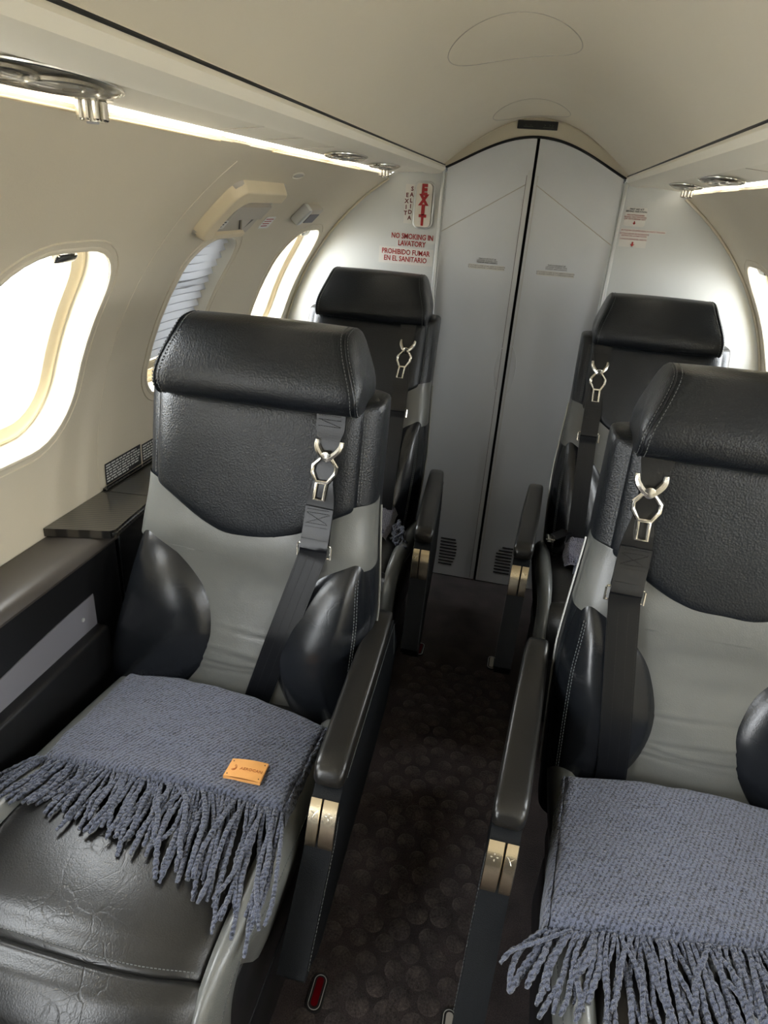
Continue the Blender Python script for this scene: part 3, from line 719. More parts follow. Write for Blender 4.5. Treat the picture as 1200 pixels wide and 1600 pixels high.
def gasper(s, y, label):
    cx_, zb = s*.395, 1.384
    t = thing('air_nozzle', label, 'air vent', (cx_, y, zb), 'overhead air nozzles')
    mk('collar', tube([(cx_, y, zb+.002), (cx_, y, zb-.003)], .021, 20), 'chrome', t)
    mb = MB()
    mb.add(tube([(cx_, y, zb), (cx_, y, zb-.022)], .0105, 18))
    for k in range(9):
        a = 2*PI*k/9; mb.add(rbox((cx_+.0125*math.cos(a), y+.0125*math.sin(a), zb-.012), (.0055, .0055, .018), .0015, 1))
    mk('ribbed_knob', mb, 'chrome', t, sharp=35)
    mk('nozzle', tube([(cx_, y, zb-.020), (cx_, y, zb-.0235)], .006, 12), 'darkglass', t)
reading_light(-1, .565, 'large clear oval reading lamp in the top left corner of the photo', 1.0)
gasper(-1, .675, 'ribbed chrome air nozzle beside the top left reading lamp')
reading_light(-1, 1.50, 'clear oval reading lamp above the emergency handle cover', .95)
reading_light(-1, 1.86, 'clear oval reading lamp over the far left seat near the bulkhead', .9)
gasper(-1, 1.985, 'ribbed chrome air nozzle over the far left seat')
reading_light(1, 1.50, 'clear oval reading lamp at the right edge of the photo', .95)
reading_light(1, 1.86, 'clear oval reading lamp over the far right seat next to the bulkhead', .9)
gasper(1, 1.99, 'ribbed chrome air nozzle over the far right seat')

# ------------------------------------------------------------------ seats
from mathutils import noise as MN
def nz(x, y, z=0, s=1.): return MN.noise(Vector((x*s, y*s, z*s)))
def smooth_tab(xs, ys):
    g = np.linspace(xs[0], xs[-1], 200); v = np.interp(g, xs, ys); k = np.hanning(25); k /= k.sum()
    p = np.pad(v, 12, mode='edge'); return g, np.convolve(p, k, 'valid')
TA = smooth_tab([.28, .36, .5, .6, .7, .8, 1.0, 1.03], [.222, .228, .236, .240, .232, .223, .221, .214])
TWL = smooth_tab([.28, .36, .44, .5, .6, .7, .8, .97, 1.03], [.295, .303, .303, .290, .262, .234, .221, .217, .212])
def hw(u, z): T = TA if u > 0 else TWL; return float(np.interp(z, T[0], T[1]))
def FD(u): return -.03+.075*max(1-abs(u)**4, 0)**.25
def sst(a, b, x): t = min(max((x-a)/(b-a), 0), 1); return t*t*(3-2*t)
def zb(u): return .732+.075*sst(.12, .95, abs(u))
LO = [(.93, .722), (.975, .67), (.985, .55), (.98, .42), (.93, .35), (.75, .350), (.55, .378), (.39, .425), (.285, .480), (.265, .545), (.37, .620), (.58, .682), (.80, .716)]
LOc = catmull(LO, 6, closed=True); LC = np.array((.68, .52)); LA = .050
_an = [math.atan2((p[1]-LC[1])*4, p[0]-LC[0]) for p in LOc]; _rd = [math.hypot((p[1]-LC[1])*4, p[0]-LC[0]) for p in LOc]
_o = np.argsort(_an); _an = np.array(_an)[_o]; _rd = np.array(_rd)[_o]
def lobe_e(r): return -.005+LA*max(1-min(r, 1)**2.4, 0)**.6
def surf(u, z):
    a = math.atan2((z-LC[1])*4, abs(u)-LC[0]); r = math.hypot((z-LC[1])*4, abs(u)-LC[0])/float(np.interp(a, _an, _rd, period=2*PI))
    e = lobe_e(r) if r < 1 else .004
    if z > zb(u): e = max(e, .012)
    return FD(u)+e

def tuple_vf(mb): return (mb.V, mb.F)
def make_seat(side, cx, yb, k, sc, arm, ysh, lean, belt, clen, label, ZO=0., ccx=None, csc=None):
    ccx = cx if ccx is None else ccx; csc = sc if csc is None else csc
    g = -side                                    # +s points to the aisle
    root = thing('cabin_armchair', label, 'chair', (cx, yb-.25, 0), 'leather cabin armchairs')
    def S(s, z, d): return (cx+g*s*sc, yb+k*(z-.45)-d, z)
    def U(u, z, e): return S(u*hw(u, z), z, FD(u)+e)
    fl = g < 0
    # shell
    def shell(a, v):
        th = 2*PI*a; c, s_ = math.cos(th), math.sin(th)
        z = .28+.707*min(v/.93, 1); kk = 1.
        if v > .93: q = (v-.93)/.07; z += .011*math.sin(q*PI/2); kk = max(math.cos(q*PI/2), .0)**.6
        if kk < .02: kk = .0
        u = math.copysign(abs(c)**.5, c)
        d = -.03+(.071 if s_ > 0 else .065)*math.copysign(abs(s_)**.5, s_)
        dm = -.03
        return S(u*hw(u, z)*(.90+.10*kk) if v > .93 else u*hw(u, z), z, dm+(d-dm)*(kk if v > .93 else 1))
    mk('back_shell', grid(shell, 72, 60, cu=True), 'leather', root, flip=fl, sharp=0)
    # centre panel, with the wings wrapping the sides
    zl = sorted(set(list(np.linspace(.32, .69, 26))+[.6985, .7015]+list(np.linspace(.71, 1, 1))+[0]))[1:]
    def cfn(a, v):
        th = PI*a; c = math.cos(th); u = -math.copysign(abs(c)**.5, c)
        if v <= .8: z = .32+(.6985-.32)*v/.8; um = .80
        else: z = .7015+(zb(u)+.012-.7015)*(v-.85)/.15 if v >= .85 else .6985+.003*(v-.8)/.05; um = 1.0
        u *= um
        wr = .0025*nz(u*3, z*14, side+yb, 1.6)*(1 if abs(u) < .6 else .3)
        for q, (zc_, wd) in enumerate(((.505, .30), (.488, .42), (.470, .34), (.552, .22))):
            dzc = z-zc_-.006*math.sin(u*5+q*2+yb*3)-.01*u*u; wr += (-.0022*math.exp(-(dzc/.0032)**2)+.0012*math.exp(-((dzc-.006)/.004)**2))*math.exp(-((u-.05*q)/wd)**2)
        return U(u, z, .0022+.020*math.exp(-((z-.48)/.11)**2)*max(1-(u/.55)**2, 0)+.008*math.exp(-((z-.72)/.05)**2)+wr*.8)
    mk('centre_panel', grid(cfn, 60, 130), 'taupe', root, flip=fl, sharp=50, label='smooth taupe hourglass centre panel of the backrest')
    # upper panel
    uE = .865
    def ufn(a, b):
        u = (2*a-1)*uE; z0 = zb(u); z = z0+(.988-z0)*b
        p = max(1-abs(2*a-1)**14, 0)**.5*max(1-abs(2*b-1)**12, 0)**.5
        return U(u, z, -.005+.0175*p+.0012*nz(u*2, z*8, yb, 1.5))
    A = lambda n: [0.5-.5*math.cos(PI*i/n) for i in range(n+1)]
    aa, bb = A(44), A(30)
    mk('upper_panel', grid(lambda a, b: ufn(aa[int(round(a*44))], bb[int(round(b*30))]), 44, 30), 'leather', root, flip=fl, sharp=0)
    # lobes
    n = len(LOc); NR = 14
    for sg_ in (1, -1):
        def lf(a, v):
            o_ = LOc[int(round(a*n)) % n]; r = math.sin(v*PI/2)
            p = LC+(o_-LC)*r; u = sg_*p[0] if sg_ > 0 else -(.98-(.98-p[0])*1.12); wr = .0016*nz(u*2.2, p[1]*16, sg_+yb, 1.5)*(1-r**4)
            return U(u, p[1], lobe_e(r)+wr)
        mk('side_bolster', grid(lf, n, NR, cu=True), 'leather_soft', root, flip=(fl != (sg_ > 0)), sharp=0)
    # piping and stitches
    for sg_ in (1, -1):
        zs = np.linspace(.80, .34, 40)
        mk('piping', tube([S(sg_*(hw(sg_, z)+.0022), z, -.034) for z in zs], .0024, 6), 'pipe', root)
    mb = MB()
    mb.add(tuple_vf(stitches([U(uE+.012, z, .0028) for z in np.linspace(.825, .975, 20)])))
    mb.add(tuple_vf(stitches([U(-uE-.012, z, .0028) for z in np.linspace(.825, .975, 20)])))
    mb.add(tuple_vf(stitches([U(uE+.030, z, .0026) for z in np.linspace(.825, .975, 20)])))
    for ur in (.900, .914): mb.add(tuple_vf(stitches([U(ur, z, surf(ur, z)-FD(ur)+.0004) for z in np.linspace(.40, .690, 30)])))
    mk('stitching', mb, 'thread', root, smooth=False, kind='stuff')
    # headrest
    pr = [(.046, .980), (.068, .983), (.084, .998), (.090, 1.022), (.087, 1.050), (.078, 1.077), (.063, 1.101), (.047, 1.1095), (.015, 1.112), (-.025, 1.106), (-.047, 1.09), (-.05, 1.05), (-.048, 1.0), (-.035, .982), (0., .977)]
    pc = catmull(pr, 4, closed=True); cen = np.mean(pc, 0); npf = len(pc)
    hh = lambda z, d: .1765-.034*sst(1.005, 1.125, z)
    rows = []
    ts = np.linspace(-1, 1, 15)
    capn = 6
    hm = float(np.mean([hh(p[1], p[0]) for p in pc]))
    def cap(q, sg_):
        f = max(math.cos(q*PI/2), .001)**.8; b_ = .013*math.sin(q*PI/2)
        return [(HC+sg_*(hm+(hh(p[1], p[0])-hm)*(f*.5+.5*(1 if q < .3 else f))+b_), cen+(p-cen)*f) for p in pc]
    HC = .010
    for j in range(capn, 0, -1): rows.append(cap(j/capn, -1))
    for t in ts: rows.append([(HC+t*hh(p[1], p[0]), cen+(p-cen)*(1+.03*(1-t*t))) for p in pc])
    for j in range(1, capn+1): rows.append(cap(j/capn, 1))
    V = [S(x, p[1], p[0]) for row in rows for x, p in row]; F = []
    for j in range(len(rows)-1):
        for i in range(npf): F.append((j*npf+i, j*npf+(i+1) % npf, (j+1)*npf+(i+1) % npf, (j+1)*npf+i))
    hr = mk('headrest', (V, F), 'leather', root, flip=not fl, sharp=0)
    for sg_ in (1, -1):
        seam = [S(HC+sg_*(hh(p[1], p[0])+.0005), p[1], p[0]+.0012) for p in pc[1:34]]
        mk('headrest_seam', tube(seam, .0011, 5), 'leather', hr)
        for off in (-.007, .005):
            st_ = [S(HC+sg_*(hh(p[1], p[0])+off*(1 if off < 0 else .8)), *( (cen+(p-cen)*(1.014 if off < 0 else .985))[::-1] )) for p in pc[1:34]]
            mk('stitching', stitches(st_), 'thread', hr, smooth=False, kind='stuff')
    mk('headrest_post', tube([S(0, .955, -.01), S(0, 1.0, -.01)], .012, 10), 'chrome', root)

    # shoulder belt
    s1, s2, s3, z3 = belt
    lat = (g, 0, 0)
    def sline(z): return interp(z-ZO, [z3, .74, .96], [s3, s2, s1])
    ZG = .742
    zs = np.linspace(.995, z3, 70)
    raw = [surf(max(min(sline(z)/hw(1 if sline(z) > 0 else -1, z), .95), -.95), z) for z in zs]
    # a taut strap spans hollows
    dd = list(raw)
    for _ in range(400):
        dd = [dd[0]]+[max(raw[i], (dd[i-1]+dd[i+1])/2) for i in range(1, len(dd)-1)]+[dd[-1]]
    dz = lambda z: interp(-z, [-q for q in zs], dd)+.005
    wid = lambda z: interp(z-ZO, [.755, .82, .842, .865, .92, .938, .955, 1.0], [.050, .049, .044, .034, .033, .040, .050, .050])
    zu = np.linspace(.995, .753+ZO, 40)
    sb = mk('shoulder_belt', sweep([S(sline(z), z, dz(z)+(.001*math.sin(z*90))) for z in zu], lat, [wid(z)*sc for z in zu], .0022), 'belt', root, sharp=35)
    zl2 = np.linspace(.765+ZO, z3, 40)
    wl = .050
    mk('lower_belt', sweep([S(sline(z), z, dz(z)+.0045+(.004 if z > .735+ZO else 0)) for z in zl2], lat, [wl*sc]*40, .0022), 'belt', sb, sharp=35)
    # folded-over loop and sewn box
    mk('belt_loop', sweep([S(sline(z+ZO), z+ZO, dz(z+ZO)+.004+h) for z, h in ((.820, .0), (.79, .001), (.765, .004), (.755, .007), (.748, .007), (.742, .003))], lat, .050*sc, .0024), 'belt', sb, sharp=35)
    mb = MB()
    def B2(a, z, h=.0065):
        if h != .0060: z = z+ZO
        return S(sline(z)+a, z, dz(z)+h)
    for z in (.817, .811, .792, .786): mb.add(tuple_vf(stitches([B2(-.021, z), B2(.021, z)], .0045, .0006)))
    mb.add(tuple_vf(stitches([B2(-.02, .81), B2(.02, .792)], .0045, .0006))); mb.add(tuple_vf(stitches([B2(.02, .81), B2(-.02, .792)], .0045, .0006)))
    for z in (.978, .971, .960): mb.add(tuple_vf(stitches([B2(-.021, z, .0025), B2(.021, z, .0025)], .0045, .0006)))
    mb.add(tuple_vf(stitches([B2(-.02, .971, .0025), B2(.02, .960, .0025)], .0045, .0006)))
    for a in (-.008, .008, .0225, -.0225): mb.add(tuple_vf(stitches([B2(a, z, .0060) for z in np.linspace(.732, z3+.01, 16)], .006, .0004)))
    mk('stitching', mb, 'black', sb, smooth=False, kind='stuff')
    zt = .742+ZO
    gl = [S(sline(zt)+a, zt+b, dz(zt)+.005+c) for a, b, c in ((-.029, .011, -.003), (.029, .011, -.003), (.0305, .010, 0), (.0305, -.011, 0), (.029, -.012, -.003), (-.029, -.012, -.003), (-.0305, -.011, 0), (-.0305, .010, 0))]
    mk('belt_guide', tube(gl, .0021, 8, closed=True), 'chrome', sb, label='satin metal belt guide')
    # clasp
    zt0 = .938+ZO; d0 = max(dz(.92), dz(.86))+.005
    tl = .12*(1 if side < 0 else .35)
    def K(a, b, h=0): return S(sline(.89)+a-tl*(b-.05)*1.0, zt0-b, d0+h)
    mb = MB()
    for q in (1, -1):
        pts = catmull([(q*.0215, -.001), (q*.0205, .010), (q*.0135, .021), (q*.004, .029)], 5)
        mb.add(tube([K(p[0], p[1], .001) for p in pts], lambda t: .0028+.0032*math.sin(min(t*1.4+.15, 1)*PI/2), 8))
    hexp = [(-.008, .030), (.008, .030), (.0205, .044), (.0205, .056), (.010, .072), (-.010, .072), (-.0205, .056), (-.0205, .044)]
    hexr = [tuple(p) for p in hexp]
    mb.add(tube([K(a, b) for a, b in hexr], .0037, 8, closed=True))
    mb.add(tube([K(a, b) for a, b in ((-.0088, .074), (.0088, .074), (.0088, .1035), (-.0088, .1035))], .0034, 8, closed=True))
    mb.add(tube([K(0, .0265, -.002), K(0, .0265, .0062), K(0, .0265, .0066)], lambda t: .0092 if t < .9 else .0080, 20))
    mk('clasp', mb, 'chrome', sb, sharp=35, label='satin nickel clasp with hexagonal ring and open tongue')

    # seat cushion
    fy = clen; kx = (clen-.10)/.485
    top = [(.02, .398), (-.06*kx, .406), (-.20*kx, .428), (-.33*kx, .446), (-.43*kx, .453), (-(fy-.050), .450), (-(fy-.016), .442), (-(fy-.003), .437), (-(fy+.001), .431)]
    rol = [(-fy+.001, .428), (-fy-.001, .433), (-(fy+.008), .4385), (-(fy+.016), .4375), (-(fy+.032), .430), (-(fy+.052), .405), (-(fy+.060), .37), (-(fy+.057), .33), (-(fy+.035), .285), (-(fy-.01), .26)]
    CL, CR = -.205, .178
    def cush(path, nm, m, crown):
        c_ = catmull(path, 6); nn = len(c_)-1
        def f(a, v):
            p = c_[int(round(v*nn))]; w_ = 2*a-1; s_ = (CL+CR)/2+(CR-CL)/2*w_
            fr = sst(-.30*kx, -fy, p[0]); 
            e = -.012*abs(w_)**12
            up = crown*(1-w_**2)+e+.0025*nz(s_*7, p[0]*9, yb, 1)
            yy = yb+p[0]+.026*fr*abs(w_)**3*(1 if w_ > 0 else .7)
            if nm == 'front_roll': yy -= crown*(1-w_**2)*.8*sst(.2, .6, v); up *= (1-v)
            return (ccx+g*s_*csc, yy, p[1]+up)
        xs_ = A(36)
        return mk(nm, grid(lambda a, v: f(xs_[int(round(a*36))], v), 36, nn), m, root, flip=not fl, sharp=0)
    cu = cush(top, 'seat_cushion', 'leather_seat', .012)
    ro = cush(rol, 'front_roll', 'leather_seat', .012)
    def cz(x, y):
        s_ = (x-ccx)/(g*csc); w_ = (s_-(CL+CR)/2)/((CR-CL)/2); d_ = y-yb
        z = float(np.interp(-d_, [-p[0] for p in top]+[fy+.02, fy+.045, fy+.06], [p[1] for p in top]+[.43, .41, .34]))
        return z+.012*max(1-w_*w_, -1.2)
    for sg_, b0, b1 in ((1, CR-.003, .220), (-1, -CL-.003, .262)):
        full = [(.02, .402), (-.2*kx, .432), (-(fy-.13), .454), (-(fy-.06), .452), (-(fy-.02), .440), (-(fy+.006), .425), (-(fy+.028), .395), (-(fy+.036), .355), (-(fy+.034), .32), (-(fy+.022), .285), (-(fy+.0), .262)]
        c_ = catmull(full, 5); nn = len(c_)-1
        def f(a, v):
            p = c_[int(round(v*nn))]; ph = a*PI/2*1.25; s_ = b0+(b1-b0)*math.sin(min(ph, PI/2)); dr = (1-math.cos(min(ph, PI/2)))*.045+max(ph-PI/2, 0)*.28
            v2 = sst(-(fy-.16), -(fy+.03), p[0]); yy = yb+p[0]+v2*(.050*(math.sin(min(ph, PI/2))**2.5)+.045*sst(.6, 1, a)); s_ -= v2*.022*a+max(ph-PI/2, 0)*.05
            puff = .012*math.sin(min(a*1.3, 1)*PI)
            return (ccx+g*sg_*s_*csc, yy-puff*v2*.5, max(p[1]-dr*(1-.35*v2)+puff*(1-v2)-.006*(1-min(a*8, 1)), .215))
        mk('cushion_bolster', grid(f, 16, nn), 'taupe', root, flip=(fl == (sg_ > 0)), sharp=0, label='taupe leather side bolster of the seat cushion')
        st_ = [f(.62, v) for v in np.linspace(.1, .9, 40)]
        mk('stitching', stitches([(p[0], p[1]-.0006, p[2]+.0012) for p in st_]), 'thread', root, smooth=False, kind='stuff')
    for o_ in (.006, -.010):
        st_ = [(ccx+g*((CL+CR)/2+(CR-CL)/2*w_)*csc, yb-fy+.026*abs(w_)**3*(1 if w_ > 0 else .7)+o_, .4385+.012*(1-w_*w_)*(1 if o_ > 0 else .5)-.012*abs(w_)**12) for w_ in np.linspace(-.95, .95, 40)]
        mk('stitching', stitches(st_, .005), 'thread', root, smooth=False, kind='stuff')
    mk('seat_base', MB().add(rbox((ccx-g*.01, yb-fy/2+.0, .245), (.405*csc, fy-.0, .17), .02, 2)).add(rbox((ccx, yb-fy/2+.02, .075), (.38*csc, fy-.10, .15), .01, 2)), 'ledgeside', root)

    # aisle armrest
    a0, a1 = arm
    def AR(w_, y, z): return (side*(a0+a1*(y-.68)+lean*min(max((.48-z)/.36, 0), 1.3)+w_), y+ysh, z)
    pp = [(.706, .531), (.685, .524), (.668, .512), (.657, .497), (.648, .475), (.639, .44), (.602, .388), (.550, .320), (.538, .300), (.545, .284), (.585, .262), (.635, .208), (.66, .200), (1.10, .19), (1.25, .20), (1.25, .38), (1.12, .531)]
    am = mk('armrest', prism(pp, lambda a, b, h: AR(h, a, b), .001, .043, .0045, 3), 'arm', root, sharp=35)
    sec = [(.6752, .02, .540), (.676, .35, .540), (.6785, .68, .541), (.683, .88, .543), (.693, .98, .5465), (.71, 1, .548), (.80, 1, .549), (.90, 1, .550), (1.0, 1, .552), (1.06, 1, .553), (1.085, .96, .553), (1.10, .82, .552), (1.108, .55, .551), (1.110, .2, .550), (1.1102, .01, .550)]
    def pf(a, v):
        y, q, zc_ = sec[int(round(v*(len(sec)-1)))]; th = 2*PI*a; c_, s_ = math.cos(th), math.sin(th)
        e = .48; tap = 1-.10*sst(.9, 1.1, y)
        return AR(.022+.0248*tap*(.4+.6*q if .1 < q < 1 else q)*math.copysign(abs(c_)**e, c_), y, zc_+.0175*q*math.copysign(abs(s_)**e, s_))
    mk('arm_pad', grid(pf, 40, len(sec)-1, cu=True), 'pad', am, flip=(side > 0), sharp=0)
    lp_ = catmull([(.667, .5155), (.656, .505), (.6475, .490), (.6425, .470), (.6410, .452), (.6420, .438)], 4)
    for w0, w1, ic in ((.0005, .0240, 0), (.0262, .0435, 1)):
        V = []; F = []
        for (y, z) in lp_:
            for (w_, h) in ((w0+.0008, .0), (w0, .0010), (w0+.0006, 0), ):
                pass
        nl = len(lp_)
        cr = [(w0, .0035), (w0, .0005), (w0+.001, -.001), (w1-.001, -.001), (w1, .0005), (w1, .0035)]
        for i, (y, z) in enumerate(lp_):
            t_ = np.array(lp_[min(i+1, nl-1)])-np.array(lp_[max(i-1, 0)]); t_ /= np.linalg.norm(t_); nv_ = np.array((t_[1], -t_[0])); nv_ = nv_ if nv_[0] < 0 else -nv_
            for (w_, h) in cr: V.append(AR(w_, y-nv_[0]*h-0.0, z-nv_[1]*h))
        for i in range(nl-1):
            for q in range(6): F.append((i*6+q, i*6+(q+1) % 6, (i+1)*6+(q+1) % 6, (i+1)*6+q))
        F.append(tuple(range(6))); F.append(tuple((nl-1)*6+q for q in range(6))[::-1])
        la = mk('recline_latch', (V, F), 'latch', am, sharp=30)
        wc = (w0+w1)/2; mb = MB()
        y_, z_ = .6525, .5005; T_ = Vector((0, -.65, -.76)); Nn = Vector((0, -.76, .65)); Pn = Vector(AR(wc, y_, z_))
        def ic_(a, b): return Pn+Vector((side*a, 0, 0))+T_*b+Nn*.0012
        if ic == 0:
            for q in range(4):
                ca, sa = math.cos(q*PI/2), math.sin(q*PI/2)
                mb.add(([ic_(ca*.0022, sa*.0022), ic_(ca*.004-sa*.0012, sa*.004+ca*.0012), ic_(ca*.0062, sa*.0062), ic_(ca*.004+sa*.0012, sa*.004-ca*.0012)], [(0, 1, 2, 3)]))
        else:
            mb.add(tube([ic_(-.005, -.004), ic_(-.001, .001), ic_(.001, .006)], .0006, 5)); mb.add(tube([ic_(-.001, .001), ic_(.0045, -.003)], .0006, 5))
        mk('emblem', mb, 'chrome', la, smooth=False)
    mb = MB()
    for w_ in (-.0004,):
        mb.add(tuple_vf(stitches([AR(w_, y, z) for y, z in ((.664, .49), (.652, .445), (.612, .386), (.562, .320), (.552, .302), (.560, .290))], .0055, .0006)))
        mb.add(tuple_vf(stitches([AR(w_, y, z) for y, z in ((.71, .521), (.9, .522), (1.12, .521), (1.205, .38))], .0055, .0006)))
    mk('stitching', mb, 'thread', am, smooth=False, kind='stuff')
    return root, S, cz
def tuple_vf(mb): return (mb.V, mb.F)

s_fl, S_fl, cz_fl = make_seat(-1, -.385, 1.0, .167, 1.0, (.105, .034), 0, .020, (.142, .132, .022, .36), .585,
    'near left black and taupe leather seat with the leather-tagged blanket on it')
s_fr, S_fr, cz_fr = make_seat(1, .437, 1.0, .167, 1.0, (.113, .078), 0, -.004, (.155, .163, .116, .36), .585,
    'near right black and taupe leather seat, cut by the right edge of the photo', ZO=.018)
s_bl, S_bl, cz_bl = make_seat(-1, -.415, 1.83, .37, .93, (.100, .070), .80, .0, (.135, .140, .148, .44), .385,
    'far left black and taupe leather seat in front of the no smoking placard', ccx=-.388, csc=1.02)
s_br, S_br, cz_br = make_seat(1, .415, 1.83, .37, .93, (.106, .055), .80, .0, (.158, .160, .150, .44), .385,
    'far right black and taupe leather seat against the right bulkhead', ccx=.394, csc=1.02)

# ------------------------------------------------------------------ blankets
def blanket(label, quad, cz, tips, nst, seed, right=False):
    """quad: back-wall, back-aisle, front-aisle, front-wall (x,y)"""
    rnd = random.Random(seed)
    cxm = sum(q[0] for q in quad)/4; cym = sum(q[1] for q in quad)/4
    root = thing('blanket', label, 'blanket', (cxm, cym, .455), 'fringed wool blankets')
    Q = [np.array(q) for q in quad]
    def P(u, v, bow=0): 
        p = (Q[0]*(1-u)+Q[1]*u)*(1-v)+(Q[3]*(1-u)+Q[2]*u)*v
        return p+np.array((0, .012*math.sin(PI*u)*(1-v)-.006*math.sin(PI*u*1.3)*v))
    Wd = np.linalg.norm(Q[1]-Q[0]); Hd = np.linalg.norm(Q[3]-Q[0])
    def layer(u0, u1, v0, v1, z0, th, sd, droop=0):
        def f(a, b):
            u = u0+(u1-u0)*a; v = v0+(v1-v0)*b; p = P(u, v)
            p = p+np.array((.004*nz(v*6, sd, 1), .004*nz(u*9, sd, 2)))
            ex = min(a, 1-a)*Wd*(u1-u0); ey = min(b, 1-b)*Hd*(v1-v0); e = min(ex, ey)
            q = min(e/.016, 1); z = cz(p[0], p[1])+z0+th*math.sqrt(max(1-(1-q)**2, 0))
            z += .004*nz(u*5, v*4, sd)+.0018*nz(u*16, v*14, sd+3)
            return (p[0], p[1], z-droop*sst(.93, 1, a))
        return grid(f, 70, 50)
    mk('blanket_cloth', layer(0, .985, .03, 1, .0, .014, seed), 'wool', root, sharp=0)
    mk('blanket_cloth', layer(.02, 1, 0, .985, .012, .014, seed+5), 'wool', root, sharp=0)
    # side flap tucked down beside the cushion
    def flap(a, b):
        p = P(.985, .02+.96*b); sg_ = 1 if not right else -1
        q = a*1.0
        return (p[0]+sg_*(.004+.012*math.sin(q*PI/2))+.003*nz(b*9, a*3, seed), p[1]-.05*q*q, cz(p[0], p[1])+.022-.055*q*q+.002*nz(b*14, a*9, seed))
    mk('blanket_flap', grid(flap, 10, 40), 'wool', root, sharp=0)
    for i in range(nst):
        u = (i+.5)/nst+rnd.uniform(-.3, .3)/nst; u = min(max(u, .004), .996)
        r0_ = P(u, .995); lay = i % 3
        tx = interp(u, [t[0] for t in tips], [t[1] for t in tips])+rnd.gauss(0, .006)
        ty = interp(u, [t[0] for t in tips], [t[2] for t in tips])+rnd.gauss(0, .012)
        ax, ay = rnd.gauss(0, .007), rnd.gauss(0, .004)
        zo = rnd.uniform(.002, .013)
        if rnd.random() < (.28 if right else .12): tx += rnd.uniform(-.045, .045); zo += rnd.uniform(.004, .010); ty += rnd.uniform(0, .03)
        pts = []
        for k in range(9):
            t = k/8; x = r0_[0]+(tx-r0_[0])*t**.9+ax*math.sin(t*PI)+.0022*math.sin(t*7+i); y = r0_[1]+.004+(ty-r0_[1]-.004)*t+ay*math.sin(t*PI*2)
            zz = cz(x, y)+.0035+zo*(1-t*.4)+(.014-zo)*max(1-t*3.5, 0)*.9+.0015*math.sin(t*9+i*2)
            pts.append((x, y, zz))
        pts = [tuple(q) for q in catmull(pts, 3)]
        rb = rnd.uniform(.0028, .0038)
        mk('fringe_strand', tube(pts, lambda t, rb=rb: rb*(.75+.35*min(t*3, 1))*(1 if t < .93 else .75), 6, lobes=.22, twist=260), 'yarn', root, sharp=0)
    return root, P
bl, PL = blanket('blue-grey fringed wool blanket with a tan leather tag on the near left seat', [(-.622, .935), (-.190, .892), (-.192, .662), (-.612, .662)], cz_fl,
        [(0, -.655, .602), (.12, -.59, .586), (.3, -.49, .578), (.5, -.39, .560), (.7, -.29, .532), (.85, -.215, .505), (1, -.158, .503)], 92, 11)
br, PR = blanket('dark blue-grey fringed wool blanket on the near right seat', [(.66, .915), (.236, .905), (.199, .586), (.60, .650)], cz_fr,
        [(0, .62, .52), (.25, .52, .50), (.5, .42, .488), (.75, .30, .492), (.9, .205, .505), (1, .150, .530)], 90, 23, right=True)
# leather tag sewn to the near left blanket
zt = max(cz_fl(-.28, .715), .47)+.0275
tg = [(-.303, .735), (-.246, .746), (-.243, .701), (-.301, .694)]
def TG(u, v, h):
    q = [np.array(p) for p in tg]; p = (q[0]*(1-u)+q[1]*u)*(1-v)+(q[3]*(1-u)+q[2]*u)*v
    return (p[0], p[1], cz_fl(p[0], p[1])+.0300+.002*math.sin(u*PI)+h)
tagm = mk('leather_tag', MB().add(grid(lambda u, v: TG(u, v, .0018), 12, 6)).add(grid(lambda u, v: TG(u, v, -.004), 12, 6)).add(grid(lambda a, b: TG(*{0: (0, 0), 1: (1, 0), 2: (1, 1), 3: (0, 1)}[int(round(a*4)) % 4], .0018-.0058*b), 4, 1)), 'tan', bl, sharp=30, label='small tan leather tag with an embossed mark')
mb = MB()
cq = lambda a, b, h: TG(.5+a/.062, .5-b/.043, .0021+h)
mb.add(text('AEROCAN', .0080, lambda a, b, h: cq(a+.009, b-.001, h), .0, .0004))
for k in range(3): mb.add(tube([cq(-.0205+.0045*(1-k*.25)*math.cos(t), .0+.0065*(1-k*.25)*math.sin(t), .0) for t in np.linspace(-2.4, 1.6, 12)], .0004, 4))
mk('embossed_mark', mb, 'tanink', tagm, smooth=False)
mb = MB()
for u, v in ((.07, .14), (.93, .14), (.07, .86), (.93, .86)): mb.add(tube([TG(u, v, .0015), TG(u, v, .0024)], .0010, 8))
mk('thread_hole', mb, 'black', tagm)

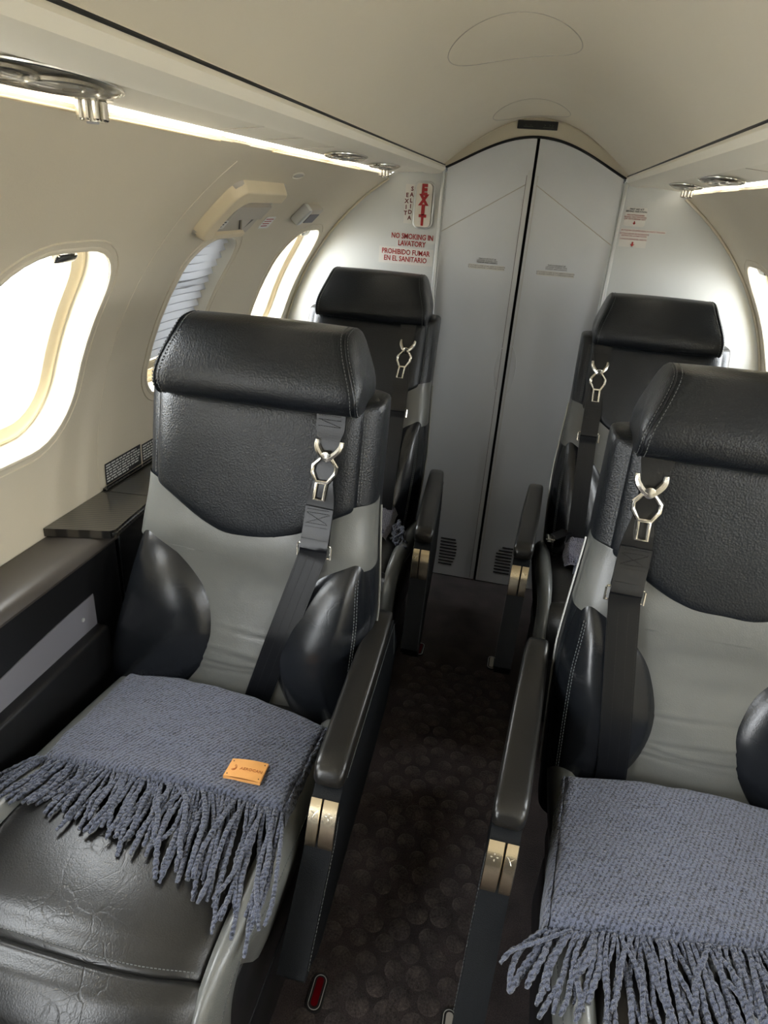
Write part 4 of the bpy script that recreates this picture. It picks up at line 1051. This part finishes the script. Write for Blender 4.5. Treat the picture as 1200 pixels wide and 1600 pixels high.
def small_blanket(label, x0, x1, path, seed, side, mat_, strands):
    rnd = random.Random(seed); root = thing('blanket', label, 'blanket', ((x0+x1)/2, path[-2][0], path[-1][1]), 'fringed wool blankets')
    c_ = catmull(path, 8); nn = len(c_)-1
    def f(a, v):
        p = c_[int(round(v*nn))]; x = x0+(x1-x0)*a; ed = min(a, 1-a)*abs(x1-x0)
        fold = .012*abs(nz(a*5+v*2, v*5-a*3, seed))+.008*nz(a*11, v*9, seed+2)+.005*abs(nz(a*25, v*20, seed+4))
        return (x+.014*nz(v*4, seed, 0)-side*.018*v*(1 if side < 0 else -1)*0, p[0]-(.060+fold)*(1-p[2])*min(ed/.01, 1), p[1]+(.020+fold)*p[2]*min(ed/.012+.1, 1)*(1 if v < .94 else .5))
    mk('blanket_cloth', grid(f, 50, nn), mat_, root, sharp=0)
    for (xa, ya, xb, yb_, za) in strands:
        for k in range(9):
            q = k/8; sx = xa+(xb-xa)*q; sy = ya+(yb_-ya)*q
            pts = [(sx+rnd.gauss(0, .003), sy, za+.020), (sx+rnd.gauss(0, .008), sy-.02, za+.018+rnd.uniform(0, .008)), (sx+rnd.gauss(0, .012), sy-.045, za+.006), (sx+rnd.gauss(0, .015), sy-.065, za+.003)]
            mk('fringe_strand', tube([tuple(p) for p in catmull(pts, 4)], .0036, 6, lobes=.2, twist=260), 'yarn', root, sharp=0)
    return root
small_blanket('crumpled violet-grey blanket on the far left seat', -.50, -.235, [(1.872, .56, 0), (1.865, .52, .1), (1.83, .475, .7), (1.75, .458, 1), (1.66, .458, 1), (1.58, .462, 1)], 5, -1, 'wool_dark', [(-.44, 1.60, -.25, 1.59, .455), (-.225, 1.70, -.205, 1.64, .452)])
small_blanket('crumpled violet-grey blanket on the far right seat', .245, .50, [(1.868, .555, 0), (1.86, .51, .1), (1.83, .47, .7), (1.75, .458, 1), (1.68, .458, 1), (1.60, .462, 1)], 9, 1, 'wool_dark', [(.27, 1.64, .40, 1.63, .458)])
# lap belt end lying by the far right armrest
lb = thing('lap_belt', 'short black lap belt with small chrome buckle beside the far right armrest', 'belt', (.235, 1.76, .47))
mk('webbing', sweep([(.30, 1.80, .505), (.27, 1.775, .497), (.24, 1.75, .490), (.215, 1.735, .480)], (0.5, -.8, 0), .034, .0022), 'belt', lb)
mk('buckle', MB().add(rbox((.207, 1.727, .478), (.020, .034, .010), .003, 2)).add(tube([(.195, 1.712, .481), (.218, 1.712, .481), (.218, 1.742, .481), (.195, 1.742, .481)], .0016, 6, closed=True)), 'chrome', lb)
print('tris', sum(len(o.data.polygons)*2 for o in COL.objects if o.type == 'MESH'), 'dots', nd)
